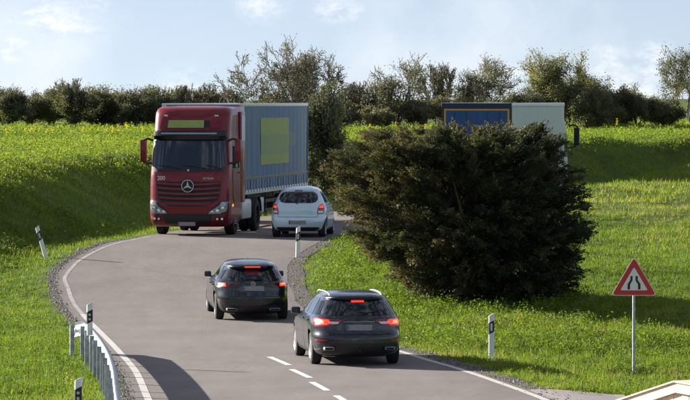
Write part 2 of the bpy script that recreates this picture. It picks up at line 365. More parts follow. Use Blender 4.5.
zr = pchip([(0, 0), (95, 0), (100, 0.02), (105, 0.10), (110, 0.28), (115, 0.60), (120, 0.97), (124, 1.22), (128, 1.30), (300, 1.30)])
XL = pchip([(20, 0.4), (40, -1.0), (60, -2.3), (75.9, -3.58), (83.4, -4.17), (89.3, -4.78), (95.7, -5.49), (100.4, -6.05), (104, -6.5), (108.5, -7.05),
            (112, -7.4), (114.7, -7.65), (117.5, -7.58), (120.7, -7.24), (123.5, -6.67), (125.5, -6.13), (130, -5.2), (137, -4.5), (144, -3.7), (151, -1.4),
            (159, 0.9), (167, 3.0), (175, 6.0), (183, 11.5), (191, 21.0), (197, 40.0), (200, 60)])
XR = pchip([(20, 10.5), (40, 8.0), (60, 5.4), (75.9, 3.56), (80.4, 2.9), (84.3, 2.27), (87.2, 1.7), (90, 1.2), (93.3, 0.44), (98, -0.35), (103, -0.98), (108, -1.36),
            (111, -1.56), (115, -1.72), (117, -1.78), (120, -1.51), (123, -1.03), (126, -0.6), (129, 0.0), (137, 2.0), (144, 4.2), (151, 6.5), (159, 8.3),
            (167, 10.0), (175, 13.5), (183, 20.5), (188, 30), (192, 44), (194, 62)])
zR = pchip([(0, -0.6), (60, -0.5), (75, -0.35), (86, -0.25), (95, 0.05), (103, 0.42), (110, 0.75), (117, 1.1), (130, 1.75), (145, 2.45), (158, 2.80), (170, 2.86), (400, 2.9)])
_ys = np.concatenate([np.arange(20, 70, 4.0), np.arange(70, 190.5, 1.0)])
EL = np.stack([XL(_ys), _ys], 1)
ER = np.stack([XR(_ys), _ys], 1)
EL = np.concatenate([EL, [[21.0, 191.0], [30, 194.4], [40, 197.0], [60, 200], [120, 204]]]); ER = np.concatenate([ER, [[44, 192], [62, 194], [120, 197]]])
def pdist(x, y, P):
    d2 = np.full(x.shape, 1e12)
    for i in range(len(P) - 1):
        a, b = P[i], P[i + 1]; ab = b - a; l2 = ab @ ab
        t = np.clip(((x - a[0]) * ab[0] + (y - a[1]) * ab[1]) / l2, 0, 1)
        dx = x - (a[0] + t * ab[0]); dy = y - (a[1] + t * ab[1]); d2 = np.minimum(d2, dx * dx + dy * dy)
    return np.sqrt(d2)
_rs = np.random.RandomState(4)
_waves = [(_rs.uniform(0.15, 2.2), _rs.uniform(0, 6.28), _rs.uniform(0, 6.28)) for _ in range(26)]
def lumps(x, y):
    s = np.zeros_like(x)
    for k, a, p in _waves: s += np.sin(k * (x * math.cos(a) + y * math.sin(a)) + p) / (0.7 + k)
    return s / 6.0
def sides(x, y):
    """(signed side: -1 left/outer, 0 road, 1 right/inner), distance to the asphalt edge"""
    xl = np.interp(y, EL[:, 1], EL[:, 0]); xr = np.interp(y, ER[:, 1], ER[:, 0])
    yl = np.interp(x, EL[-60:, 0], EL[-60:, 1])
    left = (x < xl) | (y > 204) | ((y > 150) & (y > yl))
    right = (~left) & ((x > xr) | (y < 20))
    dl = pdist(x, y, EL); dr = pdist(x, y, ER)
    side = np.where(left, -1, np.where(right, 1, 0))
    return side, np.where(left, dl, np.where(right, dr, -np.minimum(dl, dr)))
def zfar(x, y):
    base = 3.15 + 0.62 * (1 - np.exp(-np.clip(y - 134, 0, None) / 42.0))
    base += 0.011 * np.clip(x - 8, 0, 40) * np.clip((y - 215) / 60, 0, 1) * 2.2
    base += 0.9 * np.clip((y - 330) / 900, 0, 1)
    return base
def terrain(x, y, bumps=True):
    x = np.asarray(x, float); y = np.asarray(y, float); shp = x.shape; x = x.ravel(); y = y.ravel()
    side, d = sides(x, y)
    z0 = zr(y)
    ditch = -0.16 * sstep((d - 0.4) / 1.4)
    B = sstep((y - 115 + 0.25 * np.clip(-x - 10, 0, 8)) / 15.0)
    w0 = 1.6 + 1.0 * sstep((y - 118) / 8) * (1 - sstep((y - 150) / 10))
    bank = sstep((d - w0) / 5.2) * B
    zl = (z0 + ditch * (1 - B * sstep((d - w0) / 2))) * (1 - bank) + zfar(x, y) * bank
    zrt = z0 + sstep(d / 4.8) * (zR(y) - z0)
    z = np.where(side < 0, zl, np.where(side > 0, zrt, z0 - 0.03))
    if bumps: z = z + np.where(side == 0, 0, lumps(x, y) * 0.16 * sstep((d - 0.5) / 3))
    z = np.where((side != 0) & (d < 0.45), z - 0.03 * (1 - d / 0.45), z)
    return z.reshape(shp)
def gz(x, y): return float(terrain(np.array([x]), np.array([y]))[0])

cp, sp = math.cos(PITCH), math.sin(PITCH)
def at(u, v, D):
    """photo pixel + distance -> world point (camera at the origin, looking along +Y)"""
    a = (u - 345) / F; b = (200 - v) / F
    dy = cp + b * sp; dz = -sp + b * cp; k = D / dy
    return Vector((a * k, D, CAMZ + dz * k))
def xat(u, D): return at(u, 200, D).x

xs = np.unique(np.concatenate([-np.geomspace(24, 2600, 26), np.arange(-24, 34.01, 0.4), np.geomspace(34, 2600, 26)]))
ys = np.unique(np.concatenate([-np.geomspace(5, 1500, 14), np.arange(-4, 56, 5.0), np.arange(56, 210.01, 0.4), np.arange(211, 270, 2.0), np.geomspace(272, 6000, 26)]))
gx, gy = np.meshgrid(xs, ys)
gzv = terrain(gx, gy)
nx_, ny_ = len(xs), len(ys)
def ground_z(x, y):
    """height of the ground sheet itself (bilinear on its grid)"""
    i = np.clip(np.searchsorted(xs, x) - 1, 0, nx_ - 2); j = np.clip(np.searchsorted(ys, y) - 1, 0, ny_ - 2)
    a = (x - xs[i]) / (xs[i + 1] - xs[i]); b = (y - ys[j]) / (ys[j + 1] - ys[j])
    return (gzv[j, i] * (1 - a) + gzv[j, i + 1] * a) * (1 - b) + (gzv[j + 1, i] * (1 - a) + gzv[j + 1, i + 1] * a) * b
V = np.stack([gx.ravel(), gy.ravel(), gzv.ravel()], 1)
ii = np.arange(nx_ * ny_).reshape(ny_, nx_)
Fc = np.stack([ii[:-1, :-1].ravel(), ii[:-1, 1:].ravel(), ii[1:, 1:].ravel(), ii[1:, :-1].ravel()], 1)
g = link(bpy.data.objects.new('ground', fast_mesh('ground', V, Fc, M['ground'], smooth=True))); tag(g, kind='structure')

# ------------------------------------------------------------------ road
def ribbon(name, A, B, mat, dz, parent=None, nseg=1, thick=0.0):
    """strip between two (n,2) polylines laid dz above the road surface"""
    n = len(A); rows = []
    for j in range(nseg + 1):
        t = j / nseg; P = A * (1 - t) + B * t
        rows.append(np.column_stack([P, zr(P[:, 1]) + dz]))
    V = np.stack(rows, 1).reshape(-1, 3); k = nseg + 1
    idx = np.arange(n * k).reshape(n, k)
    Fq = np.stack([idx[:-1, :-1].ravel(), idx[:-1, 1:].ravel(), idx[1:, 1:].ravel(), idx[1:, :-1].ravel()], 1)
    if thick:
        lo = V.copy(); lo[:, 2] -= thick; m = n * k; V = np.concatenate([V, lo])
        e = [idx[:, 0], idx[:, -1]]
        for q in e: Fq = np.concatenate([Fq, np.stack([q[:-1], q[1:], q[1:] + m, q[:-1] + m], 1)])
    tv = np.tile(np.tile(np.linspace(0, 1, k), n), 2 if thick else 1)
    return link(bpy.data.objects.new(name, fast_mesh(name, V, Fq, mat, tv, smooth=False)), parent)
def resample(P, step):
    s = np.concatenate([[0], np.cumsum(np.hypot(*np.diff(P, axis=0).T))]); q = np.linspace(0, s[-1], int(s[-1] / step) + 1)
    return np.column_stack([np.interp(q, s, P[:, 0]), np.interp(q, s, P[:, 1])])
def offset(P, d):
    """shift a polyline to its left by d"""
    T = np.gradient(P, axis=0); T /= np.linalg.norm(T, axis=1)[:, None]
    return P + np.column_stack([-T[:, 1], T[:, 0]]) * d
yr_ = np.arange(20, 192.1, 0.5)
A0 = np.column_stack([XL(yr_), yr_]); B0 = np.column_stack([XR(yr_), yr_])
ext = np.array([[44, 192.0], [62, 194], [120, 197]]); extL = np.array([[30, 194.4], [40, 197.0], [120, 204]])
rng = np.random.RandomState(11)
def ragged(P, sd, amp):
    r = np.random.RandomState(sd); q = np.arange(len(P))
    w = sum(np.sin(q * r.uniform(0.1, 1.2) + r.uniform(0, 6)) for _ in range(5)) / 5
    return offset(P, (w * amp)[:, None])
Ao = ragged(offset(A0, 0.32), 1, 0.07); Bo = ragged(offset(B0, -0.16), 2, 0.06)
road = ribbon('road', np.concatenate([Ao, extL[[0, 1, 2]]]), np.concatenate([Bo, ext]), M['asphalt'], 0.0, nseg=20, thick=0.10)
tag(road, kind='structure')
def sub(P, y0, y1): return P[(P[:, 1] >= y0) & (P[:, 1] <= y1)]
EL_ = resample(A0, 0.4); ER_ = resample(B0, 0.4)
a = sub(EL_, 40, 104.2); ribbon('edge_line', offset(a, 0.06), offset(a, -0.08), M['paint_edge'], 0.004, road, nseg=1)
a = sub(EL_, 103.8, 127); ribbon('edge_line', offset(a, 0.05), offset(a, -0.06), M['paint_faded'], 0.0035, road, nseg=1)
a = sub(ER_, 40, 97); ribbon('edge_line', offset(a, 0.07), offset(a, -0.07), M['paint_edge'], 0.004, road, nseg=1)
dash_px = [((269.4, 357), (289, 365.3)), ((291.6, 369.5), (310, 378)), ((311.8, 382.3), (327.3, 390.7))]
def road_pt(u, v):
    lo, hi = 40.0, 130.0
    for _ in range(50):
        m = (lo + hi) / 2
        if at(u, v, m).z > zr(m): lo = m
        else: hi = m
    return at(u, v, m)
dd = []
for p, q in dash_px:
    p = road_pt(*p); q = road_pt(*q); dd.append(((p.x, p.y), (q.x, q.y)))
px, py = dd[-1][1]
dirv = (np.array(dd[-1][1]) - np.array(dd[0][0])); dirv /= np.linalg.norm(dirv)
cur = np.array([px, py])
for k in range(9):
    s_ = cur + dirv * 1.35; e_ = s_ + dirv * 2.55; dd.append((tuple(s_), tuple(e_))); cur = e_
    dirv = dirv * 0.985 + np.array([0.14, -0.99]) * 0.015
for s_, e_ in dd:
    P = np.linspace(s_, e_, 4); ribbon('lane_dash', offset(P, 0.065), offset(P, -0.065), M['paint'], 0.004, road)
M['stone'] = leafmat('loose_stones', [(0.0, (0.08, 0.072, 0.066)), (0.6, (0.17, 0.155, 0.14)), (1.0, (0.30, 0.28, 0.26))], 0.0, 0.9)
stone_src = []
# gravel shoulders and the asphalt side apron at the lower right
for nm, P, y0, y1, wdt, sgn in (('gravel_shoulder', EL_, 98, 126, 0.24, 1), ('gravel_shoulder', ER_, 70, 101, 0.32, -1), ('gravel_shoulder', ER_, 101, 126, 0.34, -1), ('gravel_shoulder', EL_, 60, 98, 0.36, 1)):
    a = sub(P, y0, y1)
    inn = offset(a, sgn * (0.20 if sgn > 0 else 0.05)); o_ = ragged(offset(a, sgn * (0.25 + wdt)), 5, 0.06)
    n_ = len(a); tp = np.minimum(1, np.minimum(np.arange(n_), np.arange(n_)[::-1]) / 6.0)[:, None]
    o_ = inn + (o_ - inn) * np.clip(tp, 0.15, 1)
    rows_ = []
    for j in range(5):
        P = inn * (1 - j / 4) + o_ * (j / 4); zt = np.maximum(zr(P[:, 1]) - 0.012, terrain(P[:, 0], P[:, 1]) + 0.012)
        if j == 0: zt = zr(P[:, 1]) - 0.012
        rows_.append(np.column_stack([P, zt]))
    low = rows_[-1].copy(); low[:, 2] -= 0.12; rows_.append(low)
    V_ = np.stack(rows_, 1).reshape(-1, 3); idx = np.arange(n_ * 6).reshape(n_, 6)
    gsh = link(bpy.data.objects.new(nm, fast_mesh(nm, V_, np.stack([idx[:-1, :-1].ravel(), idx[:-1, 1:].ravel(), idx[1:, 1:].ravel(), idx[1:, :-1].ravel()], 1), M['gravel'])))
    tag(gsh, kind='structure')
    rs_ = np.random.RandomState(len(a)); ns_ = int(n_ * 0.4 * 70); ia = rs_.randint(0, n_, ns_); ta = rs_.beta(1.2, 1.3, ns_)[:, None] * 1.15 - 0.02
    P = inn[ia] * (1 - ta) + o_[ia] * ta + rs_.normal(0, 0.07, (ns_, 2)); sd_, dd_ = sides(P[:, 0], P[:, 1]); zt = np.where(sd_ == 0, zr(P[:, 1]), np.maximum(zr(P[:, 1]) - 0.012, terrain(P[:, 0], P[:, 1]) + 0.012))
    sz = rs_.gamma(2.0, 0.006, ns_)[:, None, None] + 0.006
    octa = np.array([(1, 0, 0), (0, 1, 0), (-1, 0, 0), (0, -1, 0), (0, 0, 0.75), (0, 0, -0.4)], float)[None] * rs_.uniform(0.6, 1.3, (ns_, 6, 1)) * sz
    stone_src.append((octa + np.column_stack([P, zt])[:, None, :], rs_.uniform(0, 1, ns_)))
SV = np.concatenate([q[0] for q in stone_src]); ST = np.repeat(np.concatenate([q[1] for q in stone_src]), 6); kN = len(SV)
ofc = np.array([(0, 1, 4), (1, 2, 4), (2, 3, 4), (3, 0, 4), (1, 0, 5), (2, 1, 5), (3, 2, 5), (0, 3, 5)])
SF = (ofc[None] + (np.arange(kN) * 6)[:, None, None]).reshape(-1, 3)
tag(link(bpy.data.objects.new('loose_stones', fast_mesh('loose_stones', SV.reshape(-1, 3), SF, M['stone'], ST))), 'loose grey stones scattered along the road shoulders', 'stones', kind='stuff')
APRON = np.array([(3.25, 78.4), (5.25, 78.3), (6.0, 74), (7.1, 68), (8.9, 58), (5.6, 58), (4.2, 70.0)])
def in_apron(x, y):
    c = np.zeros(x.shape, bool); n = len(APRON)
    for i in range(n):
        (x0, y0), (x1, y1) = APRON[i], APRON[(i + 1) % n]
        hit = ((y0 > y) != (y1 > y)) & (x < (x1 - x0) * (y - y0) / (y1 - y0 + 1e-12) + x0); c ^= hit
    return c
gxs, gys = np.arange(3.0, 9.2, 0.2), np.arange(57.8, 78.8, 0.2)
mb = MB(); AX, AY = np.meshgrid(gxs, gys); AZ = np.maximum(terrain(AX, AY) + 0.02, -0.09); ins = in_apron(AX, AY) ; kk = len(gxs)
mb.v = [tuple(q) for q in np.stack([AX.ravel(), AY.ravel(), np.where(sides(AX.ravel(), AY.ravel())[0] == 0, -0.01, AZ.ravel())], 1)]
for j in range(len(gys) - 1):
    for i in range(kk - 1):
        if ins[j, i] and ins[j, i + 1] and ins[j + 1, i] and ins[j + 1, i + 1]: mb.f.append((j * kk + i, j * kk + i + 1, (j + 1) * kk + i + 1, (j + 1) * kk + i))
apo = mb.build('asphalt_apron', M['pave'])
bm = bmesh.new(); bm.from_mesh(apo.data); bmesh.ops.delete(bm, geom=[v for v in bm.verts if not v.link_faces], context='VERTS'); bm.to_mesh(apo.data); bm.free()
tag(apo, kind='structure')

# ------------------------------------------------------------------ vehicles
class Shell:
    """body built from horizontal slices; 'near' face (y small) and 'far' face, rounded corners"""
    def __init__(s, w, yn, yf, Rn=0.8, Rf=0.8, nn=2.8, nf=2.6, ztop=1.5, zbot=0.2):
        s.w, s.yn, s.yf = pchip(w), pchip(yn), pchip(yf)
        s.Rn, s.Rf, s.nn, s.nf = Rn, Rf, nn, nf; s.zt, s.zb = ztop, zbot
    def near(s, x, z):
        w = float(s.w(z)); t = min(0.9995, abs(x) / max(w, 1e-4)); R = min(s.Rn, 0.48 * (s.yf(z) - s.yn(z)))
        return float(s.yn(z)) + R * (1 - (1 - t ** s.nn) ** (1 / s.nn))
    def far(s, x, z):
        w = float(s.w(z)); t = min(0.9995, abs(x) / max(w, 1e-4)); R = min(s.Rf, 0.48 * (s.yf(z) - s.yn(z)))
        return float(s.yf(z)) - R * (1 - (1 - t ** s.nf) ** (1 / s.nf))
    def side(s, y, z):
        w = float(s.w(z)); yn, yf = float(s.yn(z)), float(s.yf(z)); half = 0.48 * (yf - yn)
        Rn, Rf = min(s.Rn, half), min(s.Rf, half)
        if y < yn + Rn: q = np.clip((yn + Rn - y) / Rn, 0, 0.999); return w * (1 - q ** s.nn) ** (1 / s.nn)
        if y > yf - Rf: q = np.clip((y - yf + Rf) / Rf, 0, 0.999); return w * (1 - q ** s.nf) ** (1 / s.nf)
        return w
    def mesh(s, zs, nc=27, ns=26):
        th = np.linspace(-1, 1, nc); tc_ = np.sign(th) * (1 - (1 - np.abs(th)) ** 1.7)      # denser at the corners
        rings = []
        for z in zs:
            w = float(s.w(z)); yn, yf = float(s.yn(z)), float(s.yf(z)); half = 0.48 * (yf - yn)
            Rn, Rf = min(s.Rn, half), min(s.Rf, half)
            ring = []
            for t in tc_: ring.append((w * t, yn + Rn * (1 - max(0, 1 - abs(t) ** s.nn) ** (1 / s.nn)), z))
            for k in range(1, ns): ring.append((w, yn + Rn + (yf - Rf - yn - Rn) * k / ns, z))
            for t in tc_[::-1]: ring.append((w * t, yf - Rf * (1 - max(0, 1 - abs(t) ** s.nf) ** (1 / s.nf)), z))
            for k in range(ns - 1, 0, -1): ring.append((-w, yn + Rn + (yf - Rf - yn - Rn) * k / ns, z))
            rings.append(ring)
        n = len(rings[0]); v = [p for r in rings for p in r]; f = []
        for i in range(len(rings) - 1):
            for k in range(n):
                k2 = (k + 1) % n; f.append((i * n + k, i * n + k2, (i + 1) * n + k2, (i + 1) * n + k))
        mb = MB(); mb.add(v, f)
        for ring, z in ((rings[0], zs[0]), (rings[-1], zs[-1])):
            b = 0 if z == zs[0] else (len(rings) - 1) * n
            mb.v.append((0, (float(s.yn(z)) + float(s.yf(z))) / 2, z)); c = len(mb.v) - 1
            for k in range(n): mb.f.append((b + k, b + (k + 1) % n, c))
        return mb
    def patch(s, rows, off=0.006, nx=10, nz=6, face='near', sgn=1, skirt=0.02):
        """rows: (z, a0, a1) -> raised panel following the body; face near/far use x, side uses y"""
        rows = sorted(rows); zz = []
        for i in range(len(rows) - 1):
            m = max(1, int(round(nz * (rows[i + 1][0] - rows[i][0]) / (rows[-1][0] - rows[0][0]))))
            for k in range(m):
                t = k / m; zz.append(tuple(rows[i][j] * (1 - t) + rows[i + 1][j] * t for j in range(3)))
        zz.append(rows[-1])
        def P(a, z, o):
            if face == 'near': return (a, s.near(a, z) - o, z)
            if face == 'far': return (a, s.far(a, z) + o, z)
            return (sgn * (float(s.side(a, z)) + o), a, z)
        v = []; nr = len(zz); nc = nx + 1
        for z, a0, a1 in zz:
            for k in range(nc): v.append(P(a0 + (a1 - a0) * k / nx, z, off))
        f = [(i * nc + k, i * nc + k + 1, (i + 1) * nc + k + 1, (i + 1) * nc + k) for i in range(nr - 1) for k in range(nx)]
        bd = [k for k in range(nc)] + [i * nc + nx for i in range(1, nr)] + [(nr - 1) * nc + k for k in range(nx - 1, -1, -1)] + [i * nc for i in range(nr - 2, 0, -1)]
        b = len(v)
        for i in bd:
            r, k = divmod(i, nc); z, a0, a1 = zz[r]; v.append(P(a0 + (a1 - a0) * k / nx, z, off - skirt))
        m = len(bd)
        f += [(bd[i], bd[(i + 1) % m], b + (i + 1) % m, b + i) for i in range(m)]
        mb = MB(); mb.add(v, f); return mb

def carve(obj, cutters):
    """boolean out wheel arches, keep one mesh"""
    cs = []
    for mb in cutters:
        c = link(bpy.data.objects.new('cutter', mb.mesh('cutter', M['trim']))); cs.append(c)
        md = obj.modifiers.new('b', 'BOOLEAN'); md.object = c; md.operation = 'DIFFERENCE'; md.solver = 'EXACT'
    bpy.context.view_layer.update()
    dg = bpy.context.evaluated_depsgraph_get()
    me = bpy.data.meshes.new_from_object(obj.evaluated_get(dg))
    obj.modifiers.clear(); old = obj.data; obj.data = me; bpy.data.meshes.remove(old)
    for c in cs:
        d = c.data; bpy.data.objects.remove(c); bpy.data.meshes.remove(d)
    me.shade_smooth(); me.set_sharp_from_angle(angle=rad(35))

def wheel(parent, x, y, r, wdt, side, rimmat, spokes=5, rim_frac=0.68):
    """wheel > tyre, rim ; side = +1 right, -1 left; x = outer face"""
    ri = r * rim_frac
    def ax(a): return x - side * a
    hub = MB(); hub.lathe([(ax(0.05), 0.0), (ax(0.035), 0.05), (ax(0.06), ri * 0.95), (ax(wdt * 0.8), ri * 0.95), (ax(wdt * 0.8), 0.0)], 28, 'x', (0, y, r))
    h = hub.build('wheel', M['trim'], parent, 40)
    t = MB(); t.lathe([(ax(0.012), ri), (ax(0.0), ri + 0.25 * (r - ri)), (ax(0.004), r - 0.035), (ax(0.022), r - 0.008), (ax(0.05), r), (ax(wdt - 0.05), r), (ax(wdt - 0.015), r - 0.012), (ax(wdt), r - 0.06), (ax(wdt), ri)], 40, 'x', (0, y, r))
    t.build('tyre', M['tyre'], h, 40)
    q = MB(); q.lathe([(ax(0.010), ri * 1.0), (ax(0.004), ri * 0.985), (ax(0.02), ri * 0.90), (ax(0.05), ri * 0.90), (ax(0.05), ri)], 32, 'x', (0, y, r))
    for k in range(spokes):
        a = 2 * math.pi * k / spokes + 0.3; c_, s_ = math.cos(a), math.sin(a); pts = []
        for rr, hw in ((ri * 0.12, 0.045), (ri * 0.92, 0.030)):
            for sg in (-1, 1): pts.append((y + rr * c_ - sg * hw * s_, r + rr * s_ + sg * hw * c_))
        poly = [pts[0], pts[1], pts[3], pts[2]]
        q.prism_yz(poly, ax(0.012), ax(0.045))
    q.lathe([(ax(0.008), 0.0), (ax(0.008), ri * 0.16), (ax(0.05), ri * 0.2), (ax(0.05), 0.0)], 16, 'x', (0, y, r))
    q.build('rim', rimmat, h, 40)
    return h

def place(root, x, y, heading, wb0, wb1):
    """set a vehicle (local +y forward, origin at its tail) on the road, pitched to the slope"""
    hd = rad(heading); dx, dy = math.sin(hd), math.cos(hd)
    za = float(zr(y + dy * wb0)); zb = float(zr(y + dy * wb1)); pit = math.atan2(zb - za, wb1 - wb0)
    root.rotation_euler = (pit, 0, -hd); root.location = (x, y, za - math.tan(pit) * wb0)

def car(name, label, sh, zs, paint, wheels, rim, spokes=5):
    t = thing(name, label, 'car')
    body = sh.mesh(zs).build('body', paint, t, 35)
    cut = []
    for y in (wheels['rear'], wheels['front']):
        for s in (-1, 1):
            c = MB(); r = wheels['r'] + 0.045; x0, x1 = s * (wheels['x'] - 0.27), s * (wheels['x'] + 0.25)
            c.lathe([(min(x0, x1), 0.0), (min(x0, x1), r), (max(x0, x1), r), (max(x0, x1), 0.0)], 40, 'x', (0, y, wheels['r'] + 0.01)); cut.append(c)
    carve(body, cut)
    for y in (wheels['rear'], wheels['front']):
        for s in (-1, 1): wheel(t, s * wheels['x'], y, wheels['r'], 0.22, s, rim, spokes)
    return t, body
def mirror(t, x, y, z, side, mat, w=0.20):
    m = MB(); m.box(x - side * 0.0, x + side * w, y - 0.05, y + 0.07, z - 0.07, z + 0.07, 0.035) if side > 0 else m.box(x - w, x, y - 0.05, y + 0.07, z - 0.07, z + 0.07, 0.035)
    h = m.build('wing_mirror', mat, t, 50)
    g_ = MB(); a, b = sorted((x + side * 0.025, x + side * (w - 0.025))); g_.box(a, b, y - 0.054, y - 0.048, z - 0.05, z + 0.05); g_.build('mirror_glass', M['glass'], h)
    arm = MB(); a, b = sorted((x - side * 0.10, x + side * 0.02)); arm.box(a, b, y - 0.02, y + 0.04, z - 0.075, z - 0.045); arm.build('mirror_arm', M['trim'], h)
def plate(t, sh, zc, w=0.52, h=0.115, off=0.018):
    p = sh.patch([(zc - h / 2, -w / 2, w / 2), (zc + h / 2, -w / 2, w / 2)], off, 8, 2, skirt=0.03).build('number_plate', M['plate'], t)
    sh.patch([(zc - h / 2 + 0.008, -w / 2 + 0.006, -w / 2 + 0.045), (zc + h / 2 - 0.008, -w / 2 + 0.006, -w / 2 + 0.045)], off + 0.003, 2, 2, skirt=0.006).build('plate_band', M['plate_blue'], p)
def seam(sh, pts, wd=0.008, off=0.003, face='near', sgn=1):
    """thin panel gap running along (z,a) points"""
    rows = []; mb = MB()
    for (z0, a0), (z1, a1) in zip(pts[:-1], pts[1:]):
        if abs(z1 - z0) > abs(a1 - a0):
            r = [(z0, a0 - wd / 2, a0 + wd / 2), (z1, a1 - wd / 2, a1 + wd / 2)]; q = sh.patch(r, off, 1, 8, face, sgn, 0.008)
        else:
            zc = (z0 + z1) / 2; r = [(zc - wd / 2, min(a0, a1), max(a0, a1)), (zc + wd / 2, min(a0, a1), max(a0, a1))]; q = sh.patch(r, off, 14, 1, face, sgn, 0.008)
        mb.add(q.v, q.f)
    return mb
def sidewin(t, sh, rows_list, mat=None):
    for s in (-1, 1):
        for rows in rows_list: sh.patch(rows, 0.005, 10, 6, 'side', s, 0.02).build('side_window', mat or M['glass'], t, 40)
def doors(t, sh, spans, zb, zt, paint, hz):
    for s in (-1, 1):
        for y0, y1 in spans:
            d = sh.patch([(zb, y0 + 0.06, y1), (zb + 0.25, y0, y1), (zt, y0, y1)], 0.004, 14, 8, 'side', s, 0.012).build('door', paint, t, 40)
            ya = y0 + 0.08; xx = float(sh.side(ya, hz)); hb = MB()
            a, b = sorted((s * (xx - 0.01), s * (xx + 0.035))); hb.box(a, b, ya, ya + 0.19, hz - 0.016, hz + 0.016, 0.01); hb.build('door_handle', paint, d, 50)

# ---- midnight-blue estate (nearest car)
W = [(0.18, 0.80), (0.24, 0.86), (0.40, 0.905), (0.62, 0.925), (0.80, 0.925), (0.90, 0.905), (0.98, 0.870), (1.02, 0.845), (1.20, 0.755), (1.34, 0.675), (1.40, 0.63), (1.44, 0.56), (1.465, 0.45), (1.478, 0.28), (1.482, 0.10)]
YN = [(0.18, 0.30), (0.24, 0.10), (0.32, 0.04), (0.46, 0.0), (0.56, 0.0), (0.62, 0.015), (0.67, 0.045), (0.72, 0.065), (0.86, 0.08), (0.96, 0.11), (1.01, 0.155), (1.10, 0.22), (1.30, 0.385), (1.345, 0.41), (1.36, 0.345), (1.385, 0.335), (1.41, 0.36), (1.44, 0.47), (1.465, 0.75), (1.478, 1.15), (1.482, 1.5)]
YF = [(0.18, 4.60), (0.24, 4.80), (0.5, 4.86), (0.65, 4.84), (0.76, 4.72), (0.84, 4.45), (0.92, 4.0), (0.98, 3.75), (1.02, 3.60), (1.20, 3.25), (1.34, 2.95), (1.42, 2.70), (1.465, 2.3), (1.478, 2.0), (1.482, 1.8)]
sh = Shell(W, YN, YF, 0.95, 1.1, 3.0, 2.3)
zs = np.unique(np.round(np.concatenate([np.linspace(0.18, 1.0, 34), np.linspace(1.0, 1.36, 18), np.linspace(1.345, 1.482, 14), [0.62, 0.65, 0.63]]), 4))
t, body = car('estate_car', 'dark midnight blue estate car with roof rails and lit brake lights, nearest in the lane', sh, zs, M['paint_navy'], dict(rear=0.98, front=3.83, r=0.335, x=0.905), M['alloy'], 10)
place(t, 0.30, 85.0, -7.0, 0.98, 3.83)
sh.patch([(1.025, -0.63, 0.63), (1.06, -0.665, 0.665), (1.30, -0.58, 0.58), (1.335, -0.54, 0.54)], 0.006, 16, 10).build('rear_window', M['glass'], t, 40)
b = sh.patch([(1.285, -0.13, 0.13), (1.325, -0.13, 0.13)], 0.020, 6, 2).build('high_brake_light', M['lit'], t)
for s in (-1, 1):
    def R(rows): return [(z, *sorted((s * a, s * b_))) for z, a, b_ in rows]
    tl = sh.patch(R([(0.80, 0.66, 0.86), (0.84, 0.48, 0.885), (0.90, 0.34, 0.885), (0.945, 0.33, 0.875), (0.975, 0.62, 0.84)]), 0.014, 12, 7).build('tail_light', M['lens_red'], t, 40)
    sh.patch(R([(0.835, 0.66, 0.865), (0.88, 0.56, 0.875), (0.945, 0.62, 0.862)]), 0.018, 8, 4, skirt=0.01).build('lit_brake_lamp', M['lit'], tl, 40)
    sh.patch(R([(0.86, 0.70, 0.83), (0.925, 0.72, 0.82)]), 0.022, 5, 3, skirt=0.01).build('lamp_core', M['lit_core'], tl, 40)
    sh.patch(R([(0.858, 0.44, 0.58), (0.905, 0.40, 0.62)]), 0.018, 6, 2, skirt=0.01).build('reversing_lamp', M['lens_white'], tl, 40)
    sh.patch(R([(0.505, 0.66, 0.86), (0.54, 0.64, 0.87)]), 0.010, 8, 2).build('bumper_reflector', M['lens_red'], t, 40)
    # exhaust trims
    e = MB(); e.box(s * 0.62 - 0.10, s * 0.62 + 0.10, -0.005, 0.25, 0.325, 0.395, 0.025); ex = e.build('exhaust_trim', M['steelrim'], t, 50)
    e = MB(); e.box(s * 0.62 - 0.08, s * 0.62 + 0.08, -0.012, -0.004, 0.338, 0.382); e.build('exhaust_opening', M['gap'], ex)
    # roof rails
    pts = [(s * 0.535, 0.66, 1.405), (s * 0.535, 0.80, 1.440), (s * 0.54, 1.0, 1.458), (s * 0.545, 1.7, 1.465), (s * 0.55, 2.4, 1.45), (s * 0.55, 2.62, 1.425), (s * 0.55, 2.72, 1.39)]
    MB().tube(pts, 0.015, 8).build('roof_rail', M['silver'], t, 60)
    mirror(t, s * 0.86, 3.18, 1.00, s, M['paint_navy'], 0.19)
sh.patch([(0.20, -0.62, 0.62), (0.30, -0.82, 0.82), (0.42, -0.84, 0.84), (0.47, -0.80, 0.80)], 0.008, 14, 6).build('diffuser', M['trim'], t, 40)
seam(sh, [(0.645, -0.72), (0.645, 0.72)], 0.012).build('tailgate_gap', M['gap'], t)
sh.patch([(0.895, -0.32, 0.32), (0.91, -0.32, 0.32)], 0.012, 10, 2).build('tailgate_trim', M['steelrim'], t, 40)
bd = MB(); bd.lathe([(0.0, 0.0), (0.0, 0.048), (0.02, 0.048), (0.02, 0.0)], 20, 'y', (0, 0.082, 0.965)); bd.build('badge', M['trim'], t)
plate(t, sh, 0.785)
MB().tube([(0.02, 0.17, 1.03), (0.16, 0.19, 1.075), (0.36, 0.235, 1.105)], 0.011, 6).build('rear_wiper', M['trim'], t)
sidewin(t, sh, [[(1.015, 2.02, 3.30), (1.34, 2.02, 2.78)], [(1.015, 1.10, 1.96), (1.345, 1.10, 1.96)], [(1.03, 0.50, 1.03), (1.30, 0.72, 1.03)]])
doors(t, sh, [(1.98, 3.25), (1.15, 1.965)], 0.30, 0.995, M['paint_navy'], 0.90)
for s in (-1, 1): sh.patch([(0.21, 1.40, 3.40), (0.27, 1.40, 3.40)], 0.008, 20, 2, 'side', s).build('side_sill', M['trim'], t, 40)
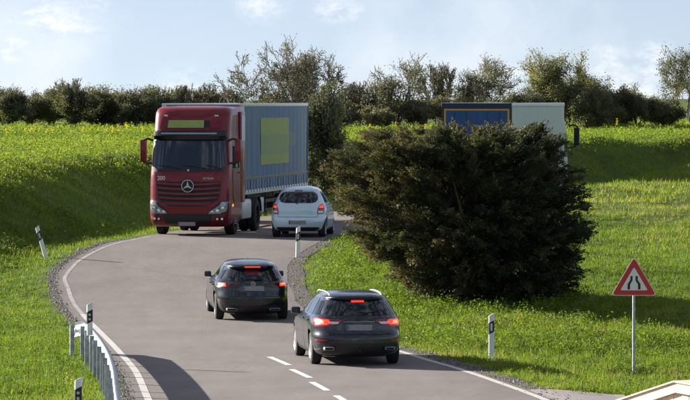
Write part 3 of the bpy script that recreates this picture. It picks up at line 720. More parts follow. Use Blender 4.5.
tb = MB(); tb.tube([(0, 0.20, 0.30), (0, -0.05, 0.30), (0, -0.06, 0.36)], 0.02, 8); tb.build('tow_bar', M['trim'], t, 50)

# ---- black hatchback (middle car)
W = [(0.16, 0.78), (0.22, 0.84), (0.38, 0.885), (0.60, 0.905), (0.78, 0.905), (0.88, 0.88), (0.95, 0.835), (0.99, 0.80), (1.15, 0.715), (1.28, 0.64), (1.34, 0.60), (1.38, 0.54), (1.41, 0.42), (1.425, 0.26), (1.43, 0.1)]
YN = [(0.16, 0.28), (0.22, 0.08), (0.30, 0.03), (0.45, 0.0), (0.56, 0.0), (0.64, 0.02), (0.72, 0.045), (0.84, 0.065), (0.91, 0.10), (0.96, 0.16), (1.20, 0.37), (1.265, 0.41), (1.28, 0.31), (1.305, 0.29), (1.34, 0.33), (1.38, 0.50), (1.41, 0.85), (1.425, 1.2), (1.43, 1.5)]
YF = [(0.16, 4.15), (0.22, 4.35), (0.45, 4.42), (0.60, 4.40), (0.72, 4.25), (0.82, 3.9), (0.90, 3.5), (0.96, 3.25), (1.15, 2.85), (1.30, 2.5), (1.38, 2.25), (1.41, 2.0), (1.425, 1.8), (1.43, 1.7)]
sh = Shell(W, YN, YF, 0.95, 1.1, 2.8, 2.3)
zs = np.unique(np.round(np.concatenate([np.linspace(0.16, 0.95, 32), np.linspace(0.95, 1.28, 18), np.linspace(1.265, 1.43, 15)]), 4))
t, body = car('hatchback_car', 'black compact hatchback with lit brake lights, middle car between the estate and the lorry', sh, zs, M['paint_black'], dict(rear=0.80, front=3.53, r=0.325, x=0.885), M['trim'], 10)
place(t, -2.22, 101.8, -6.0, 0.80, 3.53)
sh.patch([(0.965, -0.62, 0.62), (1.0, -0.64, 0.64), (1.23, -0.54, 0.54), (1.26, -0.50, 0.50)], 0.006, 16, 10).build('rear_window', M['glass'], t, 40)
sh.patch([(1.275, -0.19, 0.19), (1.312, -0.19, 0.19)], 0.012, 6, 2).build('high_brake_light', M['lit'], t)
for s in (-1, 1):
    def R(rows): return [(z, *sorted((s * a, s * b_))) for z, a, b_ in rows]
    tl = sh.patch(R([(0.80, 0.52, 0.845), (0.845, 0.34, 0.862), (0.915, 0.33, 0.85), (0.935, 0.45, 0.82)]), 0.012, 12, 6).build('tail_light', M['lens_dark'], t, 40)
    sh.patch(R([(0.832, 0.655, 0.83), (0.915, 0.66, 0.82)]), 0.017, 6, 3, skirt=0.01).build('lit_brake_lamp', M['lit'], tl, 40)
    sh.patch(R([(0.868, 0.69, 0.80), (0.905, 0.69, 0.80)]), 0.021, 5, 3, skirt=0.01).build('lamp_core', M['lit_core'], tl, 40)
    sh.patch(R([(0.47, 0.62, 0.80), (0.495, 0.62, 0.81)]), 0.010, 6, 2).build('bumper_reflector', M['lens_dark'], t, 40)
    e = MB(); e.box(s * 0.52 - 0.13, s * 0.52 + 0.13, -0.002, 0.22, 0.245, 0.315, 0.03); ex = e.build('exhaust_trim', M['steelrim'], t, 50)
    e = MB(); e.box(s * 0.52 - 0.11, s * 0.52 + 0.11, -0.010, -0.001, 0.258, 0.302); e.build('exhaust_opening', M['gap'], ex)
    sh.patch(R([(0.26, 0.70, 0.80), (0.42, 0.78, 0.84), (0.50, 0.80, 0.85)]), 0.012, 4, 5).build('bumper_vent', M['trim'], t, 40)
    mirror(t, s * 0.82, 2.88, 0.98, s, M['paint_black'], 0.17)
    sh.patch([(0.17, 1.2, 3.1), (0.23, 1.2, 3.1)], 0.010, 20, 2, 'side', s).build('side_sill', M['trim'], t, 40)
sh.patch([(0.17, -0.60, 0.60), (0.26, -0.72, 0.72), (0.36, -0.55, 0.55)], 0.009, 14, 5).build('diffuser', M['trim'], t, 40)
seam(sh, [(0.585, -0.70), (0.585, 0.70)], 0.012).build('tailgate_gap', M['gap'], t)
em = MB(); em.lathe([(0, 0.045), (0, 0.055), (0.012, 0.055), (0.012, 0.045)], 24, 'y', (0, 0.062, 0.905))
for k in range(3):
    a = math.pi / 2 + k * 2 * math.pi / 3; c_, s_ = math.cos(a), math.sin(a)
    em.prism([(-s_ * 0.008, c_ * 0.008 + 0.905), (s_ * 0.008, -c_ * 0.008 + 0.905), (c_ * 0.048, s_ * 0.048 + 0.905)], 0.062, 0.074)
em.build('star_emblem', M['chrome'], t)
plate(t, sh, 0.79)
MB().tube([(0.0, 0.15, 0.985), (0.2, 0.185, 1.02), (0.36, 0.21, 1.03)], 0.010, 6).build('rear_wiper', M['trim'], t)
sidewin(t, sh, [[(0.975, 1.80, 2.98), (1.265, 1.80, 2.48)], [(0.975, 0.98, 1.74), (1.27, 0.98, 1.74)], [(1.0, 0.62, 0.92), (1.2, 0.70, 0.92)]])
doors(t, sh, [(1.77, 2.98), (0.99, 1.755)], 0.28, 0.945, M['paint_black'], 0.83)

# ---- ice-blue small car (furthest car)
W = [(0.18, 0.77), (0.24, 0.805), (0.40, 0.83), (0.60, 0.835), (0.76, 0.83), (0.88, 0.81), (0.98, 0.775), (1.05, 0.74), (1.22, 0.665), (1.36, 0.59), (1.43, 0.53), (1.48, 0.43), (1.51, 0.32), (1.525, 0.2), (1.53, 0.08)]
YN = [(0.18, 0.22), (0.24, 0.06), (0.34, 0.02), (0.48, 0.0), (0.57, 0.01), (0.62, 0.05), (0.66, 0.07), (0.80, 0.07), (0.94, 0.10), (1.02, 0.16), (1.20, 0.28), (1.36, 0.42), (1.385, 0.40), (1.42, 0.40), (1.46, 0.48), (1.49, 0.66), (1.51, 0.9), (1.525, 1.2), (1.53, 1.5)]
YF = [(0.18, 3.50), (0.24, 3.66), (0.5, 3.72), (0.66, 3.68), (0.80, 3.52), (0.92, 3.2), (1.0, 2.95), (1.2, 2.6), (1.38, 2.25), (1.46, 2.0), (1.51, 1.75), (1.525, 1.65), (1.53, 1.6)]
sh = Shell(W, YN, YF, 0.55, 1.1, 2.6, 2.2)
zs = np.unique(np.round(np.concatenate([np.linspace(0.18, 1.0, 32), np.linspace(1.0, 1.385, 18), np.linspace(1.385, 1.53, 14)]), 4))
t, body = car('small_car', 'pale ice blue small hatchback passing the lorry, furthest car of the three', sh, zs, M['paint_ice'], dict(rear=0.58, front=2.98, r=0.285, x=0.800), M['alloy'], 7)
place(t, -1.43, 125.8, 5.5, 0.55, 2.98)
sh.patch([(1.03, -0.42, 0.42), (1.06, -0.53, 0.53), (1.14, -0.585, 0.585), (1.26, -0.565, 0.565), (1.33, -0.50, 0.50), (1.355, -0.42, 0.42)], 0.007, 16, 12).build('rear_window', M['glass'], t, 40)
sh.patch([(1.378, -0.12, 0.12), (1.412, -0.11, 0.11)], 0.012, 6, 2).build('high_brake_light', M['lens_red'], t)
for s in (-1, 1):
    def R(rows): return [(z, *sorted((s * a, s * b_))) for z, a, b_ in rows]
    tl = sh.patch(R([(0.70, 0.60, 0.74), (0.75, 0.585, 0.775), (0.86, 0.60, 0.785), (0.94, 0.635, 0.77), (0.99, 0.67, 0.74)]), 0.012, 8, 8).build('tail_light', M['lens_red'], t, 40)
    sh.patch(R([(0.885, 0.635, 0.755), (0.955, 0.66, 0.75)]), 0.018, 5, 3, skirt=0.01).build('lit_brake_lamp', M['lit'], tl, 40)
    sh.patch(R([(0.73, 0.615, 0.745), (0.80, 0.61, 0.76)]), 0.016, 5, 3, skirt=0.01).build('reversing_lamp', M['lens_white'], tl, 40)
    mirror(t, s * 0.79, 2.42, 1.02, s, M['trim'], 0.16)
    sh.patch([(0.19, 0.95, 2.55), (0.25, 0.95, 2.55)], 0.010, 20, 2, 'side', s).build('side_sill', M['trim'], t, 40)
sh.patch([(0.20, -0.55, 0.55), (0.27, -0.66, 0.66), (0.31, -0.60, 0.60)], 0.008, 14, 4).build('bumper_underside', M['trim'], t, 40)
seam(sh, [(0.615, -0.60), (0.615, 0.60)], 0.012).build('tailgate_gap', M['gap'], t)
seam(sh, [(0.615, -0.595), (0.70, -0.595)], 0.010).build('tailgate_gap', M['gap'], t); seam(sh, [(0.615, 0.595), (0.70, 0.595)], 0.010).build('tailgate_gap', M['gap'], t)
bd = MB(); bd.lathe([(0.0, 0.0), (0.0, 0.05), (0.02, 0.05), (0.02, 0.0)], 20, 'y', (0, 0.068, 0.86)); bd.build('badge', M['chrome'], t)
plate(t, sh, 0.455)
MB().tube([(0.0, 0.13, 1.0), (-0.06, 0.16, 1.05), (-0.32, 0.20, 1.10)], 0.012, 6).build('rear_wiper', M['trim'], t)
sidewin(t, sh, [[(1.03, 1.50, 2.62), (1.36, 1.50, 2.14)], [(1.03, 0.78, 1.44), (1.365, 0.84, 1.44)]])
doors(t, sh, [(1.47, 2.60), (0.86, 1.455)], 0.30, 1.0, M['paint_ice'], 0.90)

# ---- generic lorry pieces
def truck_wheel(t, x, y, side, twin=False, r=0.50, mat=None):
    wd = 0.58 if twin else 0.31
    def ax(a): return x - side * a
    hb = MB(); hb.lathe([(ax(0.14 if twin else 0.0), 0.0), (ax(0.14 if twin else 0.0), 0.12), (ax(0.16 if twin else 0.07), 0.27), (ax(0.25), 0.27), (ax(0.25), 0.0)], 24, 'x', (0, y, r))
    h = hb.build('wheel', M['steelrim'], t, 40)
    tt = MB()
    for k in ((0.0, 0.27), (0.31, 0.58)) if twin else ((0.0, 0.31),):
        tt.lathe([(ax(k[0] + 0.02), 0.29), (ax(k[0]), 0.36), (ax(k[0] + 0.01), 0.455), (ax(k[0] + 0.045), r), (ax(k[1] - 0.045), r), (ax(k[1] - 0.01), 0.455), (ax(k[1]), 0.36), (ax(k[1] - 0.02), 0.29)], 40, 'x', (0, y, r))
    tt.build('tyre', M['tyre'], h, 40)
    nb = MB()
    for k in range(10):
        a = k * 2 * math.pi / 10; xx = ax(0.12 if twin else 0.02)
        nb.tube([(xx, y + 0.18 * math.cos(a), r + 0.18 * math.sin(a)), (xx + side * 0.05, y + 0.18 * math.cos(a), r + 0.18 * math.sin(a))], 0.018, 6)
    nb.build('wheel_nuts', M['alu'], h)
def text_obj(body_, size, mat, loc, parent, name='lettering', rot=(math.pi / 2, 0, 0), ext=0.004):
    cu = bpy.data.curves.new(name, 'FONT'); cu.body = body_; cu.size = size; cu.extrude = ext; cu.align_x = 'CENTER'
    ob = bpy.data.objects.new(name, cu); COL.objects.link(ob); bpy.context.view_layer.update()
    me = bpy.data.meshes.new_from_object(ob.evaluated_get(bpy.context.evaluated_depsgraph_get())); bpy.data.objects.remove(ob)
    me.materials.append(mat) if not me.materials else None
    me.materials[0] = mat
    o = link(bpy.data.objects.new(name, me), parent); o.location = loc; o.rotation_euler = rot
    return o

# local frame of the lorries: y = 0 at the bumper facing the camera, +y away from it, +x to the picture's right
def red_lorry():
    t = thing('semi_truck', 'dark red semi truck with blue grey curtain trailer coming down the bend', 'truck')
    t.location = (-4.76, 127.0, float(zr(128.5))); t.rotation_euler = (0, 0, rad(-9.0))
    W = [(0.26, 1.10), (0.34, 1.19), (0.6, 1.235), (1.2, 1.245), (1.9, 1.235), (2.6, 1.205), (3.0, 1.18), (3.2, 1.175), (3.45, 1.175), (3.66, 1.17), (3.80, 1.14), (3.87, 1.08), (3.91, 0.92), (3.92, 0.5)]
    YN = [(0.26, 0.20), (0.34, 0.07), (0.5, 0.0), (0.95, 0.0), (1.05, 0.05), (1.3, 0.07), (1.8, 0.10), (1.95, 0.13), (2.9, 0.33), (3.02, 0.36), (3.10, 0.37), (3.3, 0.43), (3.5, 0.50), (3.68, 0.58), (3.80, 0.68), (3.87, 0.82), (3.91, 1.1), (3.92, 1.5)]
    YF = [(0.26, 2.2), (0.5, 2.32), (3.6, 2.32), (3.8, 2.30), (3.9, 2.2), (3.92, 2.1)]
    sh = Shell(W, YN, YF, 0.55, 0.25, 3.6, 4.0)
    zs = np.unique(np.round(np.concatenate([np.linspace(0.26, 3.0, 70), np.linspace(3.0, 3.92, 34)]), 4))
    cab = sh.mesh(zs, 31, 16).build('cab_body', M['paint_red'], t, 35)
    cut = []
    for s in (-1, 1):
        c = MB(); a0, a1 = sorted((s * 0.80, s * 1.5)); c.lathe([(a0, 0.0), (a0, 0.60), (a1, 0.60), (a1, 0.0)], 40, 'x', (0, 1.42, 0.52)); cut.append(c)
        c = MB(); c.box(a0, a1, 0.85, 2.6, 0.1, 0.55); cut.append(c)
    carve(cab, cut)
    P = lambda name, rows, mat, off=0.008, nx=16, nz=8, par=None, skirt=0.03: sh.patch(rows, off, nx, nz, 'near', 1, skirt).build(name, mat, par or t, 40)
    P('windscreen', [(2.02, -1.02, 1.02), (2.10, -1.12, 1.12), (2.80, -1.09, 1.09), (2.90, -1.05, 1.05)], M['glass_screen'], 0.012, 24, 14)
    P('windscreen_frame', [(1.93, -1.10, 1.10), (2.0, -1.17, 1.17), (2.94, -1.14, 1.14), (2.96, -1.10, 1.10)], M['trim'], 0.006, 24, 14)
    P('roof_sign', [(3.24, -0.98, 0.98), (3.50, -0.90, 0.90)], M['paint_red'], 0.012, 16, 4)
    sg = P('sign_panel', [(3.26, -0.70, 0.42), (3.49, -0.68, 0.41)], M['acid'], 0.020, 14, 4)
    P('sign_panel_fade', [(3.27, 0.43, 0.62), (3.48, 0.42, 0.60)], M['grille_dark'], 0.016, 6, 4)
    # sun visor: dark board standing proud with a silver strip
    v = MB(); n = 17
    for j, (z, o) in enumerate(((2.90, 0.10), (3.02, 0.20), (3.16, 0.16), (3.18, 0.02))):
        for k in range(n):
            x = -1.12 + 2.24 * k / (n - 1); v.v.append((x, sh.near(x, z) - o, z))
    for j in range(3):
        for k in range(n - 1): v.f.append((j * n + k, j * n + k + 1, (j + 1) * n + k + 1, (j + 1) * n + k))
    vz = v.build('sun_visor', M['visor'], t, 40)
    q = MB()
    for z, o in ((3.065, 0.205), (3.115, 0.190)):
        for k in range(n):
            x = -0.86 + 1.72 * k / (n - 1); q.v.append((x, sh.near(x, z) - o, z))
    for z, o in ((3.115, 0.15), (3.065, 0.15)):
        for k in range(n):
            x = -0.86 + 1.72 * k / (n - 1); q.v.append((x, sh.near(x, z) - o, z))
    for j in range(3):
        for k in range(n - 1): q.f.append((j * n + k, j * n + k + 1, (j + 1) * n + k + 1, (j + 1) * n + k))
    q.build('visor_strip', M['strap'], vz)
    for x in (-0.78, 0.78):
        l = MB(); yl_ = sh.near(x, 3.62); l.box(x - 0.06, x + 0.06, yl_ - 0.025, yl_ + 0.08, 3.60, 3.65, 0.012); l.build('roof_lamp', M['lens_white'], t, 40)
    for x0_, x1_ in ((-0.95, -0.25), (-0.15, 0.55), (0.55, 1.0)):
        wp = MB(); wp.tube([(x1_, sh.near(x1_, 2.03) - 0.035, 2.03), ((x0_ + x1_) / 2, sh.near((x0_ + x1_) / 2, 2.10) - 0.04, 2.09), (x0_, sh.near(x0_, 2.12) - 0.035, 2.12)], 0.014, 6); wp.build('wiper', M['trim'], t, 50)
    # grille: dark recess with five red louvres
    P('grille_recess', [(0.88, -0.62, 0.62), (1.10, -0.92, 0.92), (1.62, -1.0, 1.0)], M['grille_dark'], 0.005, 16, 8)
    for i, z in enumerate((0.985, 1.13, 1.275, 1.42, 1.56)):
        hw = min(0.97, 0.60 + 1.25 * (z - 0.90))
        lv = sh.patch([(z - 0.030, -hw, hw), (z + 0.02, -hw - 0.015, hw + 0.015), (z + 0.032, -hw - 0.01, hw + 0.01)], 0.03, 16, 4, 'near', 1, 0.035)
        lv.v = [(x, y - 0.035 * (1 - min(1, abs(x) / 1.0)), zz + 0.05 * (abs(x) ** 2) - 0.02) for x, y, zz in lv.v]
        lv.build('grille_louvre', M['paint_red'], t, 40)
    P('service_flap', [(1.64, -1.02, 1.02), (1.90, -1.06, 1.06)], M['paint_red'], 0.022, 20, 4)
    # three-pointed star in a ring
    yy = sh.near(0, 1.5) - 0.10
    em = MB(); em.lathe([(0, 0.172), (0, 0.19), (0.03, 0.19), (0.03, 0.172)], 36, 'y', (0, yy, 1.50))
    for k in range(3):
        a = math.pi / 2 + k * 2 * math.pi / 3; c_, s_ = math.cos(a), math.sin(a)
        em.prism([(-s_ * 0.034, c_ * 0.034 + 1.5), (s_ * 0.034, -c_ * 0.034 + 1.5), (c_ * 0.172, s_ * 0.172 + 1.5)], yy + 0.002, yy + 0.028)
    st = em.build('star_emblem', M['silver'], t)
    dk = MB(); dk.lathe([(0.02, 0.0), (0.02, 0.165), (0.10, 0.165), (0.10, 0.0)], 28, 'y', (0, yy, 1.50)); dk.build('emblem_backing', M['grille_dark'], st, 40)
    mk = MB(); mk.lathe([(0, 0.0), (0, 0.032), (0.03, 0.032), (0.03, 0.0)], 16, 'y', (0, sh.near(0, 1.98) - 0.05, 1.975)); mk.build('camera_lens', M['silver'], t, 40)
    text_obj('200', 0.17, M['sign_white'], (-0.83, sh.near(0.83, 1.72) - 0.052, 1.68), t, 'model_number')
    text_obj('ACTROS', 0.085, M['silver'], (0.62, sh.near(0.62, 1.72) - 0.048, 1.70), t, 'model_lettering')
    # bumper
    P('bumper_intake', [(0.28, -0.52, 0.52), (0.36, -0.70, 0.70), (0.60, -0.76, 0.76), (0.66, -0.68, 0.68)], M['grille_dark'], 0.010, 16, 6)
    for z in (0.38, 0.47, 0.56): P('intake_bar', [(z - 0.012, -0.66, 0.66), (z + 0.012, -0.66, 0.66)], M['trim'], 0.022, 12, 2)
    np_ = MB(); y0 = sh.near(0, 0.4) - 0.035; np_.box(-0.30, 0.24, y0, y0 + 0.02, 0.29, 0.41, 0.004); pl = np_.build('number_plate', M['plate'], t)
    pb = MB(); pb.box(-0.295, -0.255, y0 - 0.003, y0 - 0.0005, 0.30, 0.40); pb.build('plate_band', M['plate_blue'], pl)
    for s in (-1, 1):
        def R(rows): return [(z, *sorted((s * a, s * b_))) for z, a, b_ in rows]
        hl = P('headlight', R([(0.66, 0.64, 0.98), (0.72, 0.66, 1.14), (0.80, 0.80, 1.185), (0.92, 0.96, 1.195), (1.02, 1.02, 1.19)]), M['lens_head'], 0.014, 10, 8)
        P('headlight_housing', R([(0.63, 0.60, 1.02), (0.72, 0.62, 1.17), (0.82, 0.76, 1.20), (1.05, 0.98, 1.205)]), M['trim'], 0.008, 10, 8)
        for (x, z, r) in ((0.74, 0.715, 0.045), (0.90, 0.745, 0.06), (1.05, 0.83, 0.055)):
            e = MB(); e.lathe([(0, 0.0), (0, r * 0.6), (0.015, r), (0.05, r), (0.05, 0.0)], 18, 'y', (s * x, sh.near(x, z) - 0.028, z)); e.build('headlight_reflector', M['chrome'], hl, 40)
        P('fog_lamp_recess', R([(0.44, 0.82, 1.14), (0.56, 0.80, 1.17)]), M['grille_dark'], 0.010, 8, 3)
        for x in (0.90, 1.04):
            e = MB(); e.lathe([(0, 0.0), (0.005, 0.035), (0.04, 0.04), (0.04, 0.0)], 16, 'y', (s * x, sh.near(x, 0.5) - 0.03, 0.50)); e.build('fog_lamp', M['chrome'] if x > 1 else M['lens_white'], t, 40)
        # mirrors
        m = MB(); xm = s * 1.46; m.box(xm - 0.10, xm + 0.10, 0.42, 0.58, 2.22, 2.90, 0.05); mr = m.build('mirror_housing', M['paint_red'], t, 50)
        MB().tube([(s * 1.16, 0.50, 2.86), (s * 1.30, 0.46, 2.93), (xm, 0.50, 2.88)], 0.035, 8).build('mirror_arm', M['trim'], mr, 50); MB().tube([(s * 1.20, 0.55, 2.20), (s * 1.34, 0.50, 2.16), (xm, 0.50, 2.24)], 0.03, 8).build('mirror_arm', M['trim'], mr, 50)
        m = MB(); m.box(xm - 0.08, xm + 0.08, 0.578, 0.586, 2.28, 2.86); m.build('mirror_glass', M['chrome'], mr)
        # corner air deflector, door, side window, steps
        dr = sh.patch([(0.98, 1.05, 2.05), (1.2, 0.80, 2.05), (2.0, 0.84, 2.05)], 0.012, 8, 8, 'side', s).build('door', M['paint_red'], t, 40)
        hb = MB(); a, b = sorted((s * 1.24, s * 1.29)); hb.box(a, b, 1.75, 1.97, 1.86, 1.90, 0.01); hb.build('door_handle', M['trim'], dr, 40)
        sh.patch([(2.03, 0.86, 1.95), (2.70, 1.02, 1.95)], 0.012, 8, 6, 'side', s).build('side_window', M['glass'], t, 40)
        sh.patch([(2.05, 1.30, 1.55), (2.66, 1.30, 1.55)], 0.02, 3, 3, 'side', s).build('door_sign', M['acid'], t, 40)
        w = MB(); a, b = sorted((s * 1.12, s * 1.235)); w.box(a, b, 2.28, 2.95, 0.95, 3.75, 0.05); df = w.build('side_deflector', M['paint_red'], t, 50)
        w = MB(); a, b = sorted((s * 1.236, s * 1.242)); w.box(a, b, 2.34, 2.88, 2.85, 3.62); w.build('deflector_panel', M['silver'], df)
        for z in (0.55, 0.85):
            w = MB(); a, b = sorted((s * 0.95, s * 1.23)); w.box(a, b, 2.00, 2.30, z - 0.10, z + 0.06, 0.02); w.build('step', M['trim'], t, 40)
        e = MB(); a, b = sorted((s * 1.235, s * 1.26)); e.box(a, b, 0.72, 0.84, 0.86, 0.94, 0.01); e.build('side_indicator', M['amber'], t, 40)
        truck_wheel(t, s * 1.22, 1.42, s)
        truck_wheel(t, s * 1.24, 5.12, s, True)
        fd = MB(); pts = []
        for k in range(13):
            a = math.pi * (k / 12.0) * 0.92 + 0.12; pts.append((5.12 + 0.60 * math.cos(a), 0.52 + 0.60 * math.sin(a)))
        pts2 = [(5.12 + (y - 5.12) * 0.95, 0.52 + (z - 0.52) * 0.95) for y, z in pts]
        a, b = sorted((s * 0.62, s * 1.26)); fd.prism_yz(pts + pts2[::-1], a, b); fd.build('mudguard', M['trim'], t, 40)
        tk = MB(); a, b = sorted((s * 0.62, s * 1.20)); tk.box(a, b, 2.75, 4.25, 0.42, 1.02, 0.08); tk.build('fuel_tank', M['alu'], t, 50)
    ch = MB(); ch.box(-0.42, -0.32, 0.9, 6.0, 0.72, 0.98); ch.box(0.32, 0.42, 0.9, 6.0, 0.72, 0.98); ch.box(-0.42, 0.42, 3.0, 3.15, 0.72, 0.98); ch.box(-0.42, 0.42, 5.85, 6.0, 0.72, 0.98)
    ch.box(-0.95, 0.95, 1.36, 1.48, 0.42, 0.58); ch.box(-0.95, 0.95, 5.06, 5.18, 0.42, 0.6); ch.build('chassis', M['chassis'], t)
    fw = MB(); fw.box(-0.45, 0.45, 4.1, 5.0, 0.98, 1.13, 0.03); fw.build('fifth_wheel', M['chassis'], t, 40)
    # ---- trailer, yawed a little against the tractor about its front right corner
    pos = Vector((-3.18, 131.0)); yaw = rad(-8.0)
    base = t.matrix_basis.inverted() if False else (Matrix.Translation(t.location) @ Matrix.Rotation(rad(-9.0), 4, 'Z')).inverted()
    # trailer-local frame: x from the right side (0) to the left (-2.55), y along its length
    T = base @ Matrix.Translation((pos.x, pos.y, t.location.z)) @ Matrix.Rotation(yaw, 4, 'Z')
    def tb(name, mb, mat, par=None, sm=None):
        o = mb.build(name, mat, par or t, sm)
        if par is None: o.matrix_local = T
        return o
    LT, WT = 13.6, 2.55
    m = MB(); m.box(-WT + 0.03, -0.03, 0.02, LT - 0.02, 1.30, 3.93); box = tb('trailer_box', m, M['curtain2'])
    # curtain: rippled sheet on each long side
    for s, xs_ in ((1, 0.0), (-1, -WT)):
        c = MB(); nn = 120; zz = [1.27, 1.7, 2.3, 2.9, 3.5, 3.90]
        for z in zz:
            for k in range(nn + 1):
                y = 0.12 + (LT - 0.24) * k / nn
                amp = 0.016 * (1 - abs((z - 2.4) / 1.6) ** 2)
                c.v.append((xs_ + s * (0.004 + amp * math.sin(y * 6.8 + 1.3 * math.sin(y * 1.1)) + 0.006 * math.sin(y * 2.1 + z)), y, z))
        for j in range(len(zz) - 1):
            for k in range(nn): c.f.append((j * (nn + 1) + k, j * (nn + 1) + k + 1, (j + 1) * (nn + 1) + k + 1, (j + 1) * (nn + 1) + k))
        tb('curtain', c, M['curtain'] if s > 0 else M['curtain2'], box, 60)
        def sheet(name, y0, y1, z0, z1, mat, o=0.03):
            p = MB(); a, b = sorted((xs_ + s * 0.0, xs_ + s * o)); p.box(a, b, y0, y1, z0, z1); return tb(name, p, mat, box)
        if s > 0:
            sheet('printed_panel', 3.35, 9.25, 2.02, 3.52, M['acid'], 0.026); sheet('printed_panel_fade', 9.25, 10.8, 2.55, 3.05, M['acid_faint'], 0.025)
            sheet('printed_panel_fade', 3.35, 9.25, 2.35, 2.98, M['acid_pale'], 0.029)
        sheet('ochre_stripe', 0.12, LT - 0.12, 1.62, 1.67, M['ochre'], 0.025)
        for k in range(24):
            y = 0.35 + (LT - 0.7) * k / 23.0
            p = MB(); a, b = sorted((xs_, xs_ + s * 0.035)); p.box(a, b, y - 0.045, y + 0.045, 1.20, 1.57)
            o = tb('strap', p, M['strap'], box)
            p = MB(); a, b = sorted((xs_, xs_ + s * 0.05)); p.box(a, b, y - 0.05, y + 0.05, 1.27, 1.36, 0.01); p.add([], [])
        rl = MB(); a, b = sorted((xs_ - s * 0.12, xs_ + s * 0.02)); rl.box(a, b, 0.0, LT, 3.90, 4.00, 0.012); tb('roof_rail', rl, M['alu'], None, 40)
        rl = MB(); a, b = sorted((xs_ - s * 0.10, xs_ + s * 0.015)); rl.box(a, b, 0.0, LT, 1.13, 1.27, 0.01); tb('floor_rail', rl, M['alu'], None, 40)
        for y in (0.0, LT - 0.10):
            cpst = MB(); a, b = sorted((xs_ - s * 0.12, xs_ + s * 0.022)); cpst.box(a, b, y, y + 0.10, 1.27, 3.90, 0.01); tb('corner_post', cpst, M['alu'] if y == 0 else M['curtain2'], None, 40)
        sg = MB(); a, b = sorted((xs_ - s * 0.08, xs_ - s * 0.02))
        for z in (0.50, 0.80): sg.box(a, b, 4.6, 8.2, z, z + 0.10)
        for y in (4.9, 6.4, 7.9): sg.box(a - 0.02, b + 0.0 - 0.03, y, y + 0.08, 0.45, 1.14)
        tb('side_guard', sg, M['chassis'])
        pbx = MB(); a, b = sorted((xs_ - s * 0.75, xs_ - s * 0.03)); pbx.box(a, b, 2.55, 4.3, 0.50, 0.98, 0.03); tb('pallet_box', pbx, M['box_grey'], None, 40)
        for k, y in enumerate((8.9, 10.2, 11.5)):
            e = bpy.data.objects.new('x', None)
            tw = MB(); sd = s
            def ax(a): return xs_ - sd * (0.02 + a)
            hb = MB(); hb.lathe([(ax(0.0), 0.0), (ax(0.0), 0.12), (ax(0.08), 0.27), (ax(0.25), 0.27), (ax(0.25), 0.0)], 24, 'x', (0, y, 0.5)); h = tb('wheel', hb, M['steelrim'], None, 40)
            tw.lathe([(ax(0.02), 0.29), (ax(0.0), 0.36), (ax(0.01), 0.455), (ax(0.045), 0.5), (ax(0.345), 0.5), (ax(0.38), 0.455), (ax(0.39), 0.36), (ax(0.37), 0.29)], 36, 'x', (0, y, 0.5)); tb('tyre', tw, M['tyre'], h, 40)
            bpy.data.objects.remove(e)
        lg = MB(); a, b = sorted((xs_ - s * 0.55, xs_ - s * 0.42)); lg.box(a, b, 2.25, 2.40, 0.30, 1.15); lg.box(a - 0.06, b + 0.06, 2.2, 2.45, 0.27, 0.31); tb('landing_leg', lg, M['chassis'])
    rf = MB(); rf.box(-WT + 0.05, -0.05, 0.02, LT - 0.02, 3.94, 3.985); tb('trailer_roof', rf, M['alu'])
    hd = MB(); hd.box(-WT + 0.12, -0.12, 0.0, 0.06, 1.27, 3.90); tb('trailer_headboard', hd, M['alu'])
    fr = MB(); fr.box(-1.75, -1.62, 0.4, LT - 0.1, 0.85, 1.13); fr.box(-0.93, -0.80, 0.4, LT - 0.1, 0.85, 1.13); fr.box(-WT + 0.1, -0.1, 0.05, LT - 0.05, 1.13, 1.18)
    for y in (8.9, 10.2, 11.5): fr.box(-WT + 0.3, -0.3, y - 0.06, y + 0.06, 0.44, 0.56); fr.box(-1.74, -0.81, y - 0.05, y + 0.05, 0.56, 0.86)
    tb('trailer_chassis', fr, M['chassis'])
    bp_ = MB(); bp_.box(-WT + 0.1, -0.1, LT - 0.15, LT - 0.05, 0.45, 0.60); tb('rear_bumper', bp_, M['chassis'])
red_lorry()

